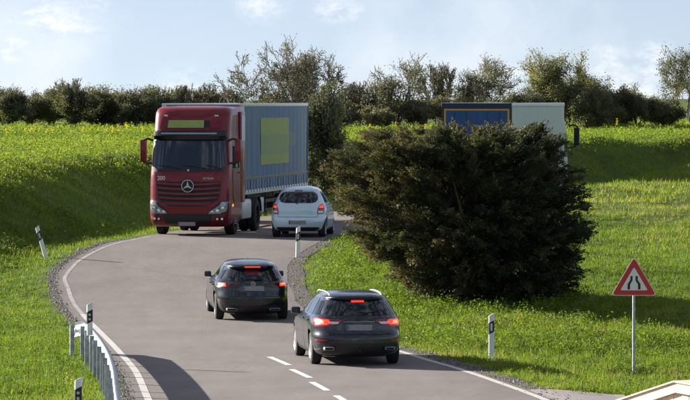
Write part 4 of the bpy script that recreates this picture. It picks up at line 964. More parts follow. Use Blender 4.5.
def far_lorry():
    """box lorry driving away behind the evergreen: blue rear doors, pale sides, black mirrors"""
    LT, WT = 13.6, 2.55
    t = thing('box_truck', 'truck with blue yellow-edged rear doors and pale green sides behind the evergreen', 'truck')
    t.location = (5.99, 151.0, 1.30); t.rotation_euler = (0, 0, rad(-11.0))
    m = MB(); m.box(-WT + 0.03, -0.02, 0.06, LT, 1.15, 3.96); box = m.build('trailer_box', M['box_white'], t)
    for k in range(11):                       # side panels with narrow joints
        y0 = 0.10 + k * (LT - 0.15) / 11; p = MB(); p.box(-0.022, 0.0, y0 + 0.0025, y0 + (LT - 0.15) / 11 - 0.0025, 1.25, 3.84); p.build('side_panel', M['box_white'], box)
        p = MB(); p.box(-WT, -WT + 0.032, y0 + 0.0025, y0 + (LT - 0.15) / 11 - 0.0025, 1.25, 3.84); p.build('side_panel', M['box_white'], box)
    for x0, x1 in ((-0.10, 0.012), (-WT - 0.012, -WT + 0.10)):
        p = MB(); p.box(x0, x1, 0.04, LT, 3.85, 4.0, 0.012); p.build('roof_rail', M['alu'], t, 40)
        p = MB(); p.box(x0, x1, 0.04, LT, 1.10, 1.24, 0.01); p.build('floor_rail', M['alu'], t, 40)
    p = MB(); p.box(-WT + 0.1, -0.1, 0.06, LT, 3.962, 3.985); p.build('trailer_roof', M['alu'], t)
    # rear frame and doors
    fr = MB(); fr.box(-WT, -WT + 0.07, 0, 0.08, 1.1, 3.99); fr.box(-0.07, 0, 0, 0.08, 1.1, 3.99); fr.box(-WT + 0.07, -0.07, 0, 0.08, 3.80, 3.99); fr.box(-WT + 0.07, -0.07, 0, 0.08, 1.1, 1.24)
    fr.build('rear_frame', M['door_navy'], t)
    for x0, x1 in ((-WT + 0.072, -WT / 2 - 0.003), (-WT / 2 + 0.003, -0.072)):
        d = MB(); d.box(x0, x1, 0.02, 0.06, 1.245, 3.795); dr = d.build('rear_door', M['door_blue'], t)
        left = x0 < -WT / 2 - 0.1; a, b = (x0 + 0.01, x0 + 0.078) if left else (x1 - 0.078, x1 - 0.01)
        y = MB(); y.box(a, b, 0.010, 0.019, 1.25, 3.72); y.build('yellow_band', M['door_yellow'], dr)
        y = MB(); y.box(x0 + (0.01 if left else 0), x1 - (0 if left else 0.01), 0.010, 0.019, 3.722, 3.782); y.build('yellow_band', M['door_yellow'], dr)
        for xx in (x0 + 0.38, x1 - 0.38):
            MB().tube([(xx, 0.0, 1.3), (xx, 0.0, 3.7)], 0.014, 8).build('locking_bar', M['door_blue'], dr, 50)
    for s, xx in ((1, -0.35), (-1, -WT + 0.35)):
        l = MB(); l.box(xx - 0.22, xx + 0.22, -0.01, 0.05, 0.88, 1.02, 0.02); l.build('tail_light', M['lens_red'], t, 40)
    for s, xs_ in ((1, 0.0), (-1, -WT)):
        for y in (2.1, 3.4, 4.7):
            truck_wheel(t, xs_ - s * 0.03, y, s)
        truck_wheel(t, xs_ - s * 0.05, 11.2, s, True); truck_wheel(t, xs_ - s * 0.06, 14.9, s)
        sg = MB(); a, b = sorted((xs_ - s * 0.08, xs_ - s * 0.02))
        for z in (0.5, 0.8): sg.box(a, b, 5.6, 9.6, z, z + 0.1)
        for y in (5.8, 7.5, 9.3): sg.box(a - 0.02, b - 0.03, y, y + 0.08, 0.45, 1.14)
        sg.build('side_guard', M['alu'], t)
        # mirrors standing out beyond the trailer side
        xm = xs_ + s * 0.22; m = MB(); m.box(xm - 0.11, xm + 0.11, 15.45, 15.60, 2.30, 3.02, 0.04); mh = m.build('mirror_housing', M['trim'], t, 50)
        MB().tube([(xs_ - s * 0.10, 15.5, 3.06), (xs_ + s * 0.08, 15.5, 3.12), (xm + s * 0.04, 15.5, 3.05), (xm, 15.5, 2.95)], 0.04, 8).build('mirror_arm', M['trim'], mh, 50); MB().tube([(xs_ - s * 0.10, 15.5, 2.2), (xm, 15.5, 2.28)], 0.03, 8).build('mirror_arm', M['trim'], mh, 50)
        m = MB(); m.box(xm - 0.09, xm + 0.09, 15.44, 15.449, 2.36, 2.96); m.build('mirror_glass', M['glass'], mh)
    W = [(0.3, 1.02), (0.5, 1.1), (2.6, 1.1), (3.2, 1.06), (3.6, 0.98), (3.75, 0.8), (3.78, 0.5)]
    YN = [(0.3, 14.1), (3.4, 14.1), (3.7, 14.2), (3.78, 14.5)]; YF = [(0.3, 16.2), (0.6, 16.4), (1.6, 16.35), (2.0, 16.3), (3.0, 16.0), (3.5, 15.7), (3.78, 15.2)]
    sh = Shell(W, YN, YF, 0.2, 0.7, 4.0, 3.0); mb = sh.mesh(np.linspace(0.3, 3.78, 40), 21, 8); mb.v = [(x - WT / 2, y, z) for x, y, z in mb.v]; cab = mb.build('cab_body', M['box_white'], t, 40)
    q = sh.patch([(2.05, -1.05, 1.05), (2.95, -1.0, 1.0)], 0.01, 14, 8, 'far'); q.v = [(x - WT / 2, y, z) for x, y, z in q.v]; q.build('windscreen', M['glass_screen'], t, 40)
    for s in (-1, 1):
        q = sh.patch([(2.1, 14.7, 15.75), (2.8, 14.7, 15.6)], 0.01, 6, 5, 'side', s); q.v = [(x - WT / 2, y, z) for x, y, z in q.v]; q.build('side_window', M['glass'], t, 40)
    ch = MB(); ch.box(-1.75, -1.62, 0.3, 15.6, 0.72, 1.10); ch.box(-0.93, -0.80, 0.3, 15.6, 0.72, 1.10)
    for y in (2.1, 3.4, 4.7, 11.2, 14.9): ch.box(-WT + 0.3, -0.3, y - 0.06, y + 0.06, 0.44, 0.56); ch.box(-1.74, -0.81, y - 0.05, y + 0.05, 0.55, 0.74)
    ch.build('chassis', M['chassis'], t)
far_lorry()

# ------------------------------------------------------------------ guard rail
def guard_rail():
    t = thing('guard_rail', 'galvanised guard rail curving along the left edge of the road', 'guard rail')
    px_ = [(120, 440), (113, 415), (109, 398), (112, 378), (110, 362), (105, 346), (98, 334), (90, 325), (81, 318)]
    P = np.array([[-2.55, 52.0], [-3.05, 58.0], [-3.50, 63.5], [-3.80, 68.0], [-4.05, 72.0], [-4.38, 76.5], [-4.80, 81.2], [-5.24, 85.4], [-5.58, 88.2]])
    s = np.concatenate([[0], np.cumsum(np.hypot(*np.diff(P, axis=0).T))]); n = int(s[-1] / 0.5)
    fx, fy = pchip(np.column_stack([s, P[:, 0]])), pchip(np.column_stack([s, P[:, 1]]))
    q = np.linspace(0, s[-1], n); C = np.column_stack([fx(q), fy(q)])
    # sloped-down end section
    tdir = C[-1] - C[-3]; tdir /= np.linalg.norm(tdir); tail = [C[-1] + (tdir + np.array([-0.10, 0])) * k * 0.5 for k in range(1, 4)]
    C = np.concatenate([C, tail]); H = np.concatenate([np.full(n, 0.75), np.linspace(0.72, 0.62, 3)])
    T = np.gradient(C, axis=0); T /= np.linalg.norm(T, axis=1)[:, None]; R_ = np.column_stack([T[:, 1], -T[:, 0]])      # towards the road
    prof = [(0.0, 0.0), (0.045, -0.015), (0.075, -0.05), (0.075, -0.085), (0.01, -0.125), (0.0, -0.155), (0.01, -0.185), (0.075, -0.225), (0.075, -0.26), (0.045, -0.295), (0.0, -0.31)]
    prof = prof + [(a - 0.006, b) for a, b in prof[::-1]]
    m = len(prof); cuts = [0, 16, 32, 48, 64, len(C) - 1]; cuts = [c for c in cuts if c < len(C) - 1] + [len(C) - 1]
    zg = np.array([float(zr(y)) for y in C[:, 1]])
    for a, b in zip(cuts[:-1], cuts[1:]):
        mb = MB()
        for i in range(a, b + 1):
            shft = 0.004 if i == b else 0.0
            for o, h in prof: mb.v.append((C[i, 0] + R_[i, 0] * (o + 0.07 + shft), C[i, 1] + R_[i, 1] * (o + 0.07 + shft), zg[i] + H[i] + h))
        for i in range(b - a):
            for k in range(m): mb.f.append((i * m + k, i * m + (k + 1) % m, (i + 1) * m + (k + 1) % m, (i + 1) * m + k))
        mb.build('rail_beam', M['galv'], t, 50)
    i = 1.0
    while i < len(C) - 1:
        k = int(round(i)); x, y = C[k]; z = zg[k]; tt, rr = T[k], R_[k]; pm = MB()
        def q3(a, b, zz): return (x + tt[0] * a + rr[0] * b, y + tt[1] * a + rr[1] * b, zz)
        top = z + H[k] - 0.05; bot = gz(x, y) - 0.3
        ol = [(-0.025, 0.045), (0.025, 0.045), (0.025, 0.039), (-0.018, 0.039), (-0.018, -0.039), (0.025, -0.039), (0.025, -0.045), (-0.025, -0.045)]
        nn = len(ol); pm.add([q3(a, b, bot) for a, b in ol] + [q3(a, b, top) for a, b in ol], [tuple(range(nn)), tuple(range(nn, 2 * nn))] + [(j, (j + 1) % nn, (j + 1) % nn + nn, j + nn) for j in range(nn)])
        pm.build('rail_post', M['galv'], t)
        i += 3.6
guard_rail()

# ------------------------------------------------------------------ marker posts
def delineator(x, y, label, tilt=(0, 0), h=1.02, base=None, faces=0.0, band=True, short=0):
    t = thing('marker_post', label, 'marker post', (x, y, (gz(x, y) - 0.02) if base is None else base), faces, 'roadside marker posts')
    t.rotation_euler = (rad(tilt[1]), rad(tilt[0]), faces)
    # rounded triangular hollow-profile post with a slanted head
    ol = [(-0.060, 0.0), (-0.045, -0.020), (0.045, -0.020), (0.060, 0.0), (0.030, 0.055), (0.0, 0.085), (-0.030, 0.055)]
    n = len(ol); mb = MB(); zs_ = [-0.15 if base is None else 0.0, h * 0.5, h - 0.06]
    for z in zs_:
        for a, b in ol: mb.v.append((a, b, z))
    for a, b in ol: mb.v.append((a * 0.94, b * 0.94, h - 0.01 + a * 0.5))
    for j in range(3):
        for k in range(n): mb.f.append((j * n + k, j * n + (k + 1) % n, (j + 1) * n + (k + 1) % n, (j + 1) * n + k))
    mb.f.append(tuple(range(3 * n, 4 * n))); mb.f.append(tuple(range(n)))
    mb.build('post', M['post_white'], t, 35)
    zb, zt = h - 0.40, h - 0.16
    bb = MB(); o2 = [(a * 1.05, b * 1.05 - 0.001) for a, b in ol]
    for z in (zb, zt):
        for a, b in o2: bb.v.append((a, b, z + a * 0.5))
    for k in range(n): bb.f.append((k, (k + 1) % n, (k + 1) % n + n, k + n))
    bb.f.append(tuple(range(n))); bb.f.append(tuple(range(n, 2 * n)))
    bd_ = bb.build('black_band', M['post_black'], t)
    rf = MB()
    if short: rf.lathe([(0, 0.0), (0, 0.026), (0.008, 0.026), (0.008, 0.0)], 14, 'y', (0, -0.0295, zb + 0.07)); rf.lathe([(0, 0.0), (0, 0.026), (0.008, 0.026), (0.008, 0.0)], 14, 'y', (0, -0.0295, zb + 0.16))
    else: rf.box(-0.022, 0.022, -0.0295, -0.0215, zb + 0.045, zb + 0.20, 0.004)
    rf.build('reflector', M['reflector'], bd_)
    return t
delineator(xat(46.5, 119.6), 119.6, 'white marker post leaning left at the outside of the bend', (-16, 0), 1.0)
delineator(xat(297.5, 119.4), 119.4, 'white marker post between the black hatchback and the pale small car', (1.5, 0), 0.90)
delineator(xat(491.5, 87.8), 87.8, 'white marker post in the grass between the estate car and the triangular sign', (0, 0), 1.0)
delineator(xat(77.5, 68.5), 68.5, 'white marker post at the lower left, nearest to the viewer, before the guard rail', (0.5, 0), 1.02, short=1)
delineator(xat(89.5, 85.2), 85.2, 'short marker post with black band fixed on top of the guard rail', (0, 0), 0.66, base=0.62, short=1)

# ------------------------------------------------------------------ road-narrows sign
def sign():
    y = 86.0; x = xat(634, y); z = gz(x, y)
    t = thing('warning_sign', 'red and white triangular road narrows warning sign on a grey post', 'sign', (x, y, z))
    hb = at(634, 295.5, y).z - z; ht = at(634, 256.5, y).z - z
    MB().tube([(0, 0, -0.3), (0, 0, ht - 0.15)], 0.030, 12).build('post', M['galv'], t, 50)
    def tri(s_, r=0.05):
        H = (ht - hb); cz = hb + H / 3; W = 0.47
        c = [(-W, hb), (W, hb), (0, ht)]; c = [(a * s_, cz + (b - cz) * s_) for a, b in c]; out = []
        for i in range(3):
            p, a, b = Vector(c[i]), Vector(c[i - 1]), Vector(c[(i + 1) % 3]); p0 = p + (a - p).normalized() * r * 1.6; p1 = p + (b - p).normalized() * r * 1.6
            for k in range(6):
                u = k / 5; out.append(tuple((1 - u) ** 2 * p0 + 2 * u * (1 - u) * p + u * u * p1))
        return out
    pl = MB(); pl.prism(tri(1.0), -0.045, -0.034); b = pl.build('sign_plate', M['sign_white'], t)
    rd = MB(); rd.prism(tri(0.955), -0.0485, -0.046); rd.build('red_border', M['sign_red'], b)
    wt = MB(); wt.prism(tri(0.60, 0.025), -0.052, -0.0495); wt.build('white_field', M['sign_white'], b)
    for s in (-1, 1):
        bk = MB(); pts = [(-0.132, 0.125), (-0.082, 0.125), (-0.082, 0.225), (-0.030, 0.315), (-0.030, 0.40), (-0.075, 0.40), (-0.075, 0.325), (-0.132, 0.235)]
        bk.prism([(s * a, hb + c) for a, c in pts], -0.0555, -0.053); bk.build('road_symbol', M['sign_black'], b)
    for zz in (hb + 0.12, hb + 0.52):
        c = MB(); c.box(-0.05, 0.05, -0.034, 0.036, zz - 0.02, zz + 0.02, 0.006); c.build('clamp', M['galv'], t, 40)
sign()

# ------------------------------------------------------------------ timber gable at the lower right
def shed():
    D = 62.0; ap = at(675, 380.5, D); g0 = gz(ap.x, D)
    t = thing('timber_shelter', 'pale new timber gable roof of a low shelter at the lower right corner', 'shelter', (ap.x, D, g0), rad(-58))
    H = ap.z - g0 - 0.03; WL, WR, SL, SR, Ln = 1.9, 1.5, 0.255, 0.05, 1.3
    f_ = lambda x: H - (SL * -x if x < 0 else SR * x)
    nb = 17; w0 = (WL + WR - 0.16) / nb
    for k in range(nb):                                  # boarded end wall, set back behind the barge boards
        x0 = -WL + 0.08 + k * w0; x1 = x0 + w0 - 0.010; top = lambda x: f_(x) - 0.10
        poly = [(x0, 0.0), (x1, 0.0), (x1, top(x1)), (x0, top(x0))]
        if x0 < 0 < x1: poly = [(x0, 0.0), (x1, 0.0), (x1, top(x1)), (0, top(0)), (x0, top(x0))]
        b = MB(); yo = 0.055 + 0.004 * (k % 2); b.prism(poly, yo, yo + 0.022); b.build('wall_board', M['wood'], t)
    for s, W_, S_ in ((-1, WL, SL), (1, WR, SR)):
        b = MB(); e = s * W_; b.prism([(0, H), (e, f_(e)), (e, f_(e) - 0.15), (0, H - 0.15)], 0.0, 0.04); b.build('barge_board', M['wood'], t)
        for k in range(9):
            u0, u1 = k / 9, (k + 1) / 9 - 0.006; r = MB(); x0, x1 = e * 1.03 * u0, e * 1.03 * u1
            r.prism([(x0, f_(x0) + 0.004), (x1, f_(x1) + 0.004), (x1, f_(x1) + 0.028), (x0, f_(x0) + 0.028)], -0.03, Ln); r.build('roof_board', M['wood'], t)
        b = MB(); a_, c_ = sorted((s * (W_ - 0.10), s * (W_ - 0.08))); b.box(a_, c_, 0.10, Ln - 0.05, 0.0, f_(e) - 0.01); b.build('side_wall', M['wood'], t)
    b = MB(); b.box(-WL + 0.1, WR - 0.1, Ln - 0.1, Ln - 0.08, 0.0, f_(-WL) - 0.01); b.build('rear_wall', M['wood'], t)
shed()

# ------------------------------------------------------------------ grass and ground plants (uncountable)
R0 = np.random.RandomState(7)
def field_noise(x, y, seed, k0=0.3, k1=3.0, n=18):
    r = np.random.RandomState(seed); s = np.zeros_like(x)
    for _ in range(n):
        k = math.exp(r.uniform(math.log(k0), math.log(k1))); a = r.uniform(0, 6.28); s += np.sin(k * (x * math.cos(a) + y * math.sin(a)) + r.uniform(0, 6.28))
    return s / math.sqrt(n / 2)
def scatter(y0, y1, dens, pad=3.0, xmul=0.0835):
    area = (y1 - y0) * (2 * (xmul * (y0 + y1) / 2 + pad)); n = int(area * dens)
    y = R0.uniform(y0, y1, n); hw = xmul * y + pad; x = R0.uniform(-1, 1, n) * hw
    return x, y
def blades(x, y, z, h, w, lean, tint, curl=True):
    n = len(x); a = R0.uniform(0, 6.283, n); la = R0.uniform(0, 6.283, n); ln = lean * h * R0.uniform(0.2, 1.0, n)
    dx, dy = np.cos(a) * w / 2, np.sin(a) * w / 2
    b0 = np.stack([x - dx, y - dy, z - 0.02], 1); b1 = np.stack([x + dx, y + dy, z - 0.02], 1)
    tp = np.stack([x + np.cos(la) * ln, y + np.sin(la) * ln, z + h], 1)
    V = np.stack([b0, b1, tp], 1).reshape(-1, 3); return V, np.arange(3 * n).reshape(n, 3), np.repeat(tint, 3)
parts = []
for y0, y1, dens, wd in ((66, 95, 620, 0.017), (95, 112, 460, 0.019), (112, 136, 270, 0.024), (136, 175, 120, 0.034), (175, 215, 75, 0.045)):
    x, y = scatter(y0, y1, dens)
    side, d = sides(x, y)
    cl = field_noise(x, y, 21, 5.0, 17.0, 26); big = field_noise(x, y, 22, 0.12, 0.7)
    mrg = np.where(side > 0, np.where((y > 101) & (y < 122), 0.45, 0.25), np.where(y > 98, 0.42, 0.42)) + 0.16 * field_noise(x, y, 33, 2.0, 12.0) + 0.1
    soil = (side > 0) & (y > 128) & (y < 142) & (x > 8.0) & (field_noise(x, y, 45, 0.5, 2.5) > 0.2) & (R0.uniform(0, 1, len(x)) < 0.75)
    far_crop = soil | (side < 0) & (d > 7.0) & (y > 132)
    ok = (side != 0) & (d > mrg) & (R0.uniform(0, 1, len(x)) < np.clip(0.80 + 0.25 * cl, 0.35, 1)) & ~far_crop & ~in_apron(x, y)
    x, y, side, d, cl, big = (q[ok] for q in (x, y, side, d, cl, big))
    h = (0.095 + 0.055 * np.clip(cl, -1, 2.2) + 0.025 * np.clip(big, -1, 1)) * R0.uniform(0.5, 1.5, len(x)) * 0.82; h = np.clip(h, 0.04, 0.4)
    h *= 0.45 + 0.55 * sstep((d - 0.2) / 1.2)
    tn = 0.50 + 0.12 * big + 0.10 * cl + 0.10 * field_noise(x, y, 61, 0.6, 3.0) + R0.normal(0, 0.15, len(x))  # tall clumps lighter, low gaps darker: clump shade put into the tint
    dry = (side > 0) & (y > 127) & (y < 144) & (x > 7.0) & (field_noise(x, y, 44, 0.3, 1.6) > -0.35)
    tn = np.where(dry & (R0.uniform(0, 1, len(x)) < 0.55), R0.uniform(0.85, 1.0, len(x)), tn)
    tn = np.where(R0.uniform(0, 1, len(x)) < 0.05, R0.uniform(0.85, 1, len(x)), tn)
    parts.append(blades(x, y, ground_z(x, y), h, wd * R0.uniform(0.6, 1.4, len(x)), 0.75, np.clip(tn, 0, 1)))
def join(parts):
    V, Fs, T, b = [], [], [], 0
    for v, f, t_ in parts: V.append(v); Fs.append(f + b); T.append(t_); b += len(v)
    return np.concatenate(V), np.concatenate(Fs), np.concatenate(T)
V, Fs, T = join(parts)
tag(link(bpy.data.objects.new('grass', fast_mesh('grass', V, Fs, M['grass'], T))), 'bright green meadow grass on both sides of the road', 'grass', kind='stuff')

def leaves(c, nrm, size, aspect, tint):
    """kite-shaped leaves: centre, facing, size"""
    n = len(c); nrm = nrm / np.linalg.norm(nrm, axis=1)[:, None]
    r = R0.normal(size=(n, 3)); u = np.cross(nrm, r); u /= np.linalg.norm(u, axis=1)[:, None]; w = np.cross(nrm, u)
    s = size[:, None]
    V = np.stack([c - u * s, c - w * s * aspect, c + u * s, c + w * s * aspect], 1).reshape(-1, 3)
    return V, np.arange(4 * n).reshape(n, 4), np.repeat(tint, 4)
# broad-leaved weeds: verge inside the bend, bank foot, scattered clumps
def clumps(cx, cy, rr, hh, nl, size, tmean):
    n = len(cx); k = np.repeat(np.arange(n), nl)
    a = R0.uniform(0, 6.283, len(k)); r = np.sqrt(R0.uniform(0, 1, len(k))); x = cx[k] + np.cos(a) * r * rr[k]; y = cy[k] + np.sin(a) * r * rr[k]
    z = ground_z(x, y) + hh[k] * (1 - 0.75 * r ** 2) * R0.uniform(0.25, 1.05, len(k))
    nr = R0.normal(size=(len(k), 3)) * 0.6; nr[:, 2] += 0.9
    return leaves(np.stack([x, y, z], 1), nr, R0.uniform(0.55, 1.25, len(k)) * size[k] if hasattr(size, '__len__') else R0.uniform(0.55, 1.25, len(k)) * size, 0.45, np.clip(tmean[k] + R0.normal(0, 0.16, len(k)), 0, 1))
parts = []
x, y = scatter(90, 128, 3.4, 2.0); side, d = sides(x, y); ok = (side > 0) & (d > np.where((y > 101) & (y < 122), 1.15, 0.75)) & (d < 7.0); x, y = x[ok], y[ok]; n = len(x)
parts.append(clumps(x, y, R0.uniform(0.18, 0.45, n), R0.uniform(0.16, 0.46, n), 90, 0.036, R0.uniform(0.35, 0.85, n)))
x, y = scatter(68, 135, 0.75, 2.0); side, d = sides(x, y); ok = (side != 0) & (d > 1.0); x, y = x[ok], y[ok]; n = len(x)
parts.append(clumps(x, y, R0.uniform(0.12, 0.32, n), R0.uniform(0.08, 0.28, n), 46, 0.030, R0.uniform(0.2, 0.7, n)))
x, y = scatter(112, 136, 1.5, 2.0); side, d = sides(x, y); ok = (side < 0) & (d > 1.8); x, y = x[ok], y[ok]; n = len(x)
parts.append(clumps(x, y, R0.uniform(0.2, 0.5, n), R0.uniform(0.15, 0.5, n), 60, 0.042, R0.uniform(0.05, 0.5, n)))
cx_, cy_ = xat(634, 86.0) + R0.normal(0, 0.28, 16), 86.3 + R0.normal(0, 0.25, 16)
parts.append(clumps(cx_, cy_, R0.uniform(0.10, 0.25, 16), R0.uniform(0.12, 0.30, 16), 60, 0.026, R0.uniform(0.0, 0.25, 16)))
x, y = scatter(98, 112, 6.0, 0.0); ok = (np.hypot((x - xat(485, 104)) / 2.9, (y - 103.2) / 2.6) < 1.0) & (y < 104.5); x, y = x[ok], y[ok]; n = len(x)
parts.append(clumps(x, y, R0.uniform(0.15, 0.35, n), R0.uniform(0.15, 0.55, n), 60, 0.034, R0.uniform(0.1, 0.6, n)))
x, y = scatter(67, 114, 4.5, 1.5); side, d = sides(x, y); ok = (side != 0) & (d > 0.8) & ~in_apron(x, y); x, y = x[ok], y[ok]; n = len(x)
parts.append(clumps(x, y, R0.uniform(0.10, 0.26, n), R0.uniform(0.08, 0.25, n), 38, 0.026, np.clip(R0.normal(0.38, 0.33, n), 0, 1)))
V, Fs, T = join(parts)
tag(link(bpy.data.objects.new('weeds', fast_mesh('weeds', V, Fs, M['weed'], T))), 'broad leaved weeds growing in clumps along the verges', 'weeds', kind='stuff')
# leafy crop on the field beyond the outer bank
parts = []
for y0, y1, dens, nl, sz in ((130, 165, 6.5, 38, 0.044), (165, 205, 5.0, 32, 0.052), (205, 262, 3.2, 28, 0.068)):
    x, y = scatter(y0, y1, dens, 2.0); side, d = sides(x, y); ok = (side < 0) & (d > 5.6 + 0.8 * field_noise(x, y, 55, 0.3, 2)) & (y > 131); x, y = x[ok], y[ok]; n = len(x)
    q = field_noise(x, y, 56, 0.1, 1.0)
    parts.append(clumps(x, y, R0.uniform(0.25, 0.5, n), R0.uniform(0.16, 0.36, n) * (1 + 0.2 * q), nl, sz, np.clip(0.55 + 0.12 * q + R0.normal(0, 0.08, n), 0, 1)))
V, Fs, T = join(parts)
tag(link(bpy.data.objects.new('field_crop', fast_mesh('field_crop', V, Fs, M['crop'], T))), 'bright green leafy crop covering the field beyond the bank', 'crop', kind='stuff')
# yellow blossom spikes above the crop
parts = []
fx_ = [(u + R0.uniform(-3, 3), v) for u, v in [(8, 128), (12, 127), (23, 128), (30, 126), (37, 129), (44, 129), (50, 128), (82, 128), (90, 127), (97, 128), (105, 129), (115, 127), (120, 124), (127, 122), (130, 125), (70, 130), (143, 127), (372, 124), (395, 122), (426, 124), (617, 118)]]
for u, v in fx_:
    D = 205 + R0.uniform(-15, 15); p = at(u, v, D); n = 26
    zt = p.z; zb = gz(p.x, D); zt = max(zt, zb + 0.35)
    c = np.column_stack([p.x + R0.normal(0, 0.03, n), D + R0.normal(0, 0.05, n), R0.uniform(zb + 0.6 * (zt - zb), zt, n)])
    parts.append(leaves(c, R0.normal(size=(n, 3)), np.full(n, 0.032), 0.8, R0.uniform(0, 1, n)))
for u, v, D in ((67.0, 369, 79.5), (71.5, 371, 79.2)):
    x = xat(u, D); zb = gz(x, D); n = 16
    c = np.column_stack([x + R0.normal(0, 0.018, n), D + R0.normal(0, 0.02, n), zb + R0.uniform(0.14, 0.40, n)])
    parts.append(leaves(c, R0.normal(size=(n, 3)), np.full(n, 0.017), 0.8, R0.uniform(0, 1, n)))
V, Fs, T = join(parts)
tag(link(bpy.data.objects.new('yellow_blossom', fast_mesh('yellow_blossom', V, Fs, M['flower'], T))), 'small yellow blossom spikes standing above the crop and verge', 'flowers', kind='stuff')

# ------------------------------------------------------------------ trees and shrubs
class Grow:
    def __init__(s, seed): s.r = random.Random(seed); s.np = np.random.RandomState(seed); s.seg = []; s.tips = []
    def branch(s, p, d, Ln, r, lvl, maxl, up=0.15, wob=0.22, spl=(2, 3), ang=0.65, shrink=0.74):
        n = 3; q = p.copy()
        for k in range(n):
            d = (d + Vector((s.r.gauss(0, wob), s.r.gauss(0, wob), s.r.gauss(0, wob) + up * 0.3))).normalized()
            q2 = q + d * Ln / n; r2 = r * (1 - 0.30 / n)
            s.seg.append((q, q2, r, r2, lvl)); q = q2; r = r2
            if lvl >= maxl - 1: s.tips.append((q.copy(), d.copy(), lvl))
            if k < n - 1 and lvl < maxl and s.r.random() < 0.55:
                s.branch(q, s.turn(d, ang * 1.2, up), Ln * shrink * 0.75, r * 0.5, lvl + 1, maxl, up, wob, spl, ang, shrink)
        if lvl < maxl:
            for k in range(s.r.randint(*spl)):
                s.branch(q, s.turn(d, ang, up), Ln * shrink * s.r.uniform(0.8, 1.15), r * 0.66, lvl + 1, maxl, up, wob, spl, ang, shrink)
    def turn(s, d, ang, up):
        a = Vector((s.r.gauss(0, 1), s.r.gauss(0, 1), s.r.gauss(0, 1))); a = (a - d * a.dot(d)).normalized(); th = s.r.uniform(0.45, 1.2) * ang
        e = d * math.cos(th) + a * math.sin(th); e.z += up; return e.normalized()
    def wood(s, name, mat, parent, lo=0, hi=99, rmin=0.006):
        vs_, fs = [], []
        for p, q, r0, r1, l in s.seg:
            if not lo <= l <= hi: continue
            r0, r1 = max(r0, rmin), max(r1, rmin); n = 6 if l < 2 else 3; d = (q - p).normalized(); a = Vector((0, 0, 1)) if abs(d.z) < 0.9 else Vector((1, 0, 0)); u = d.cross(a).normalized(); w = d.cross(u); b = len(vs_)
            for c, rr in ((p, r0), (q, r1)):
                for k in range(n):
                    t = 2 * math.pi * k / n; vs_.append(tuple(c + (u * math.cos(t) + w * math.sin(t)) * rr))
            for k in range(n): fs.append((b + k, b + (k + 1) % n, b + n + (k + 1) % n, b + n + k))
        me = bpy.data.meshes.new(name); me.from_pydata(vs_, [], fs); me.materials.append(mat); me.shade_smooth(); me.update()
        return link(bpy.data.objects.new(name, me), parent)
    def fol(s, per, spread, size, tmean=0.5, fade=0.0, H=4.0):
        c, nr = [], []
        for p, d, l in s.tips:
            for _ in range(per if per >= 1 else (1 if s.r.random() < per else 0)):
                if s.r.random() < fade * min(1, max(0, p.z / H * 2.0 - 0.70)): continue
                c.append((p.x + s.r.gauss(0, spread), p.y + s.r.gauss(0, spread), p.z + s.r.gauss(0, spread)))
        c = np.array(c); n = len(c); nr = s.np.normal(size=(n, 3)); nr[:, 2] += 0.4
        tn = np.clip(tmean + 0.22 * np.sin(c[:, 0] * 2.3 + c[:, 2] * 1.7) + s.np.normal(0, 0.17, n), 0, 1)
        return leaves(c, nr, size * s.np.uniform(0.5, 1.3, n), 0.5, tn)
def tree(name, label, cat, u, vtop, D, wpx, seed, leafmat_, per, size, maxl=5, stems=1, group=None, vbase=None, ang=0.62, up=0.16, spread=0.08, lean=0.0, tmean=0.5, rmin=0.013, wood=None, trunkf=0.30, fade=0.75):
    """tree whose crown top and width are given as the photo shows them at distance D"""
    x = xat(u, D); zb = gz(x, D); H = at(u, vtop, D).z - zb; Wm = wpx * D / F
    t = thing(name, label, cat, (x, D, zb), 0, group)
    g_ = Grow(seed)
    for k in range(stems):
        a = g_.r.uniform(0, 6.28); sp_ = 0.0 if stems == 1 else 0.32
        d = Vector((math.cos(a) * sp_ + lean, math.sin(a) * sp_, 1)).normalized()
        o = Vector((math.cos(a) * 0.10 * (stems > 1) * H / 4, math.sin(a) * 0.10 * (stems > 1), -0.15))
        g_.branch(o, d, H * trunkf, 0.030 * H * (1.0 if stems == 1 else 0.55), 0, maxl, up, 0.17, (2, 3), ang)
    # normalise to the wanted height and width
    P = np.array([[q.x, q.y, q.z] for _, q, *_ in g_.seg]); hz = np.percentile(P[:, 2], 99.9); wx = np.percentile(P[:, 0], 99.3) - np.percentile(P[:, 0], 0.7)
    kz = H / hz; kx = Wm / max(wx, 0.1); cx_ = (np.percentile(P[:, 0], 98.5) + np.percentile(P[:, 0], 1.5)) / 2
    def S(p):
        f = min(1.0, max(0.0, p.z / (hz * 0.4))); return Vector(((p.x - cx_ * f) * kx, p.y * kx, p.z * kz))
    g_.seg = [(S(p), S(q), a * (kz + kx) / 2, b * (kz + kx) / 2, l) for p, q, a, b, l in g_.seg]; g_.tips = [(S(p), d, l) for p, d, l in g_.tips]
    g_.wood('trunk', M['bark'], t, 0, 1, rmin); cr = g_.wood('crown', wood or M['twig'], t, 2, 99, rmin)
    if per > 0:
        V, Fs, T = g_.fol(per, spread, size, tmean, fade, H); lf = link(bpy.data.objects.new('foliage', fast_mesh('foliage', V, Fs, leafmat_, T)), cr)
    return t
tree('bare_tree', 'large broad tree with fine half bare branches above the trailer of the red truck', 'tree', 288, 43, 176, 116, 3, M['leaf_grey'], 1, 0.036, 6, 4, ang=0.72, up=0.07, spread=0.09, tmean=0.35, rmin=0.011, fade=0.25)
tree('dense_bush', 'dense dark bush standing on the bank right of the blue grey trailer', 'bush', 322, 84, 158, 42, 5, M['leaf_dark'], 6, 0.06, 5, 6, spread=0.12, tmean=0.3)
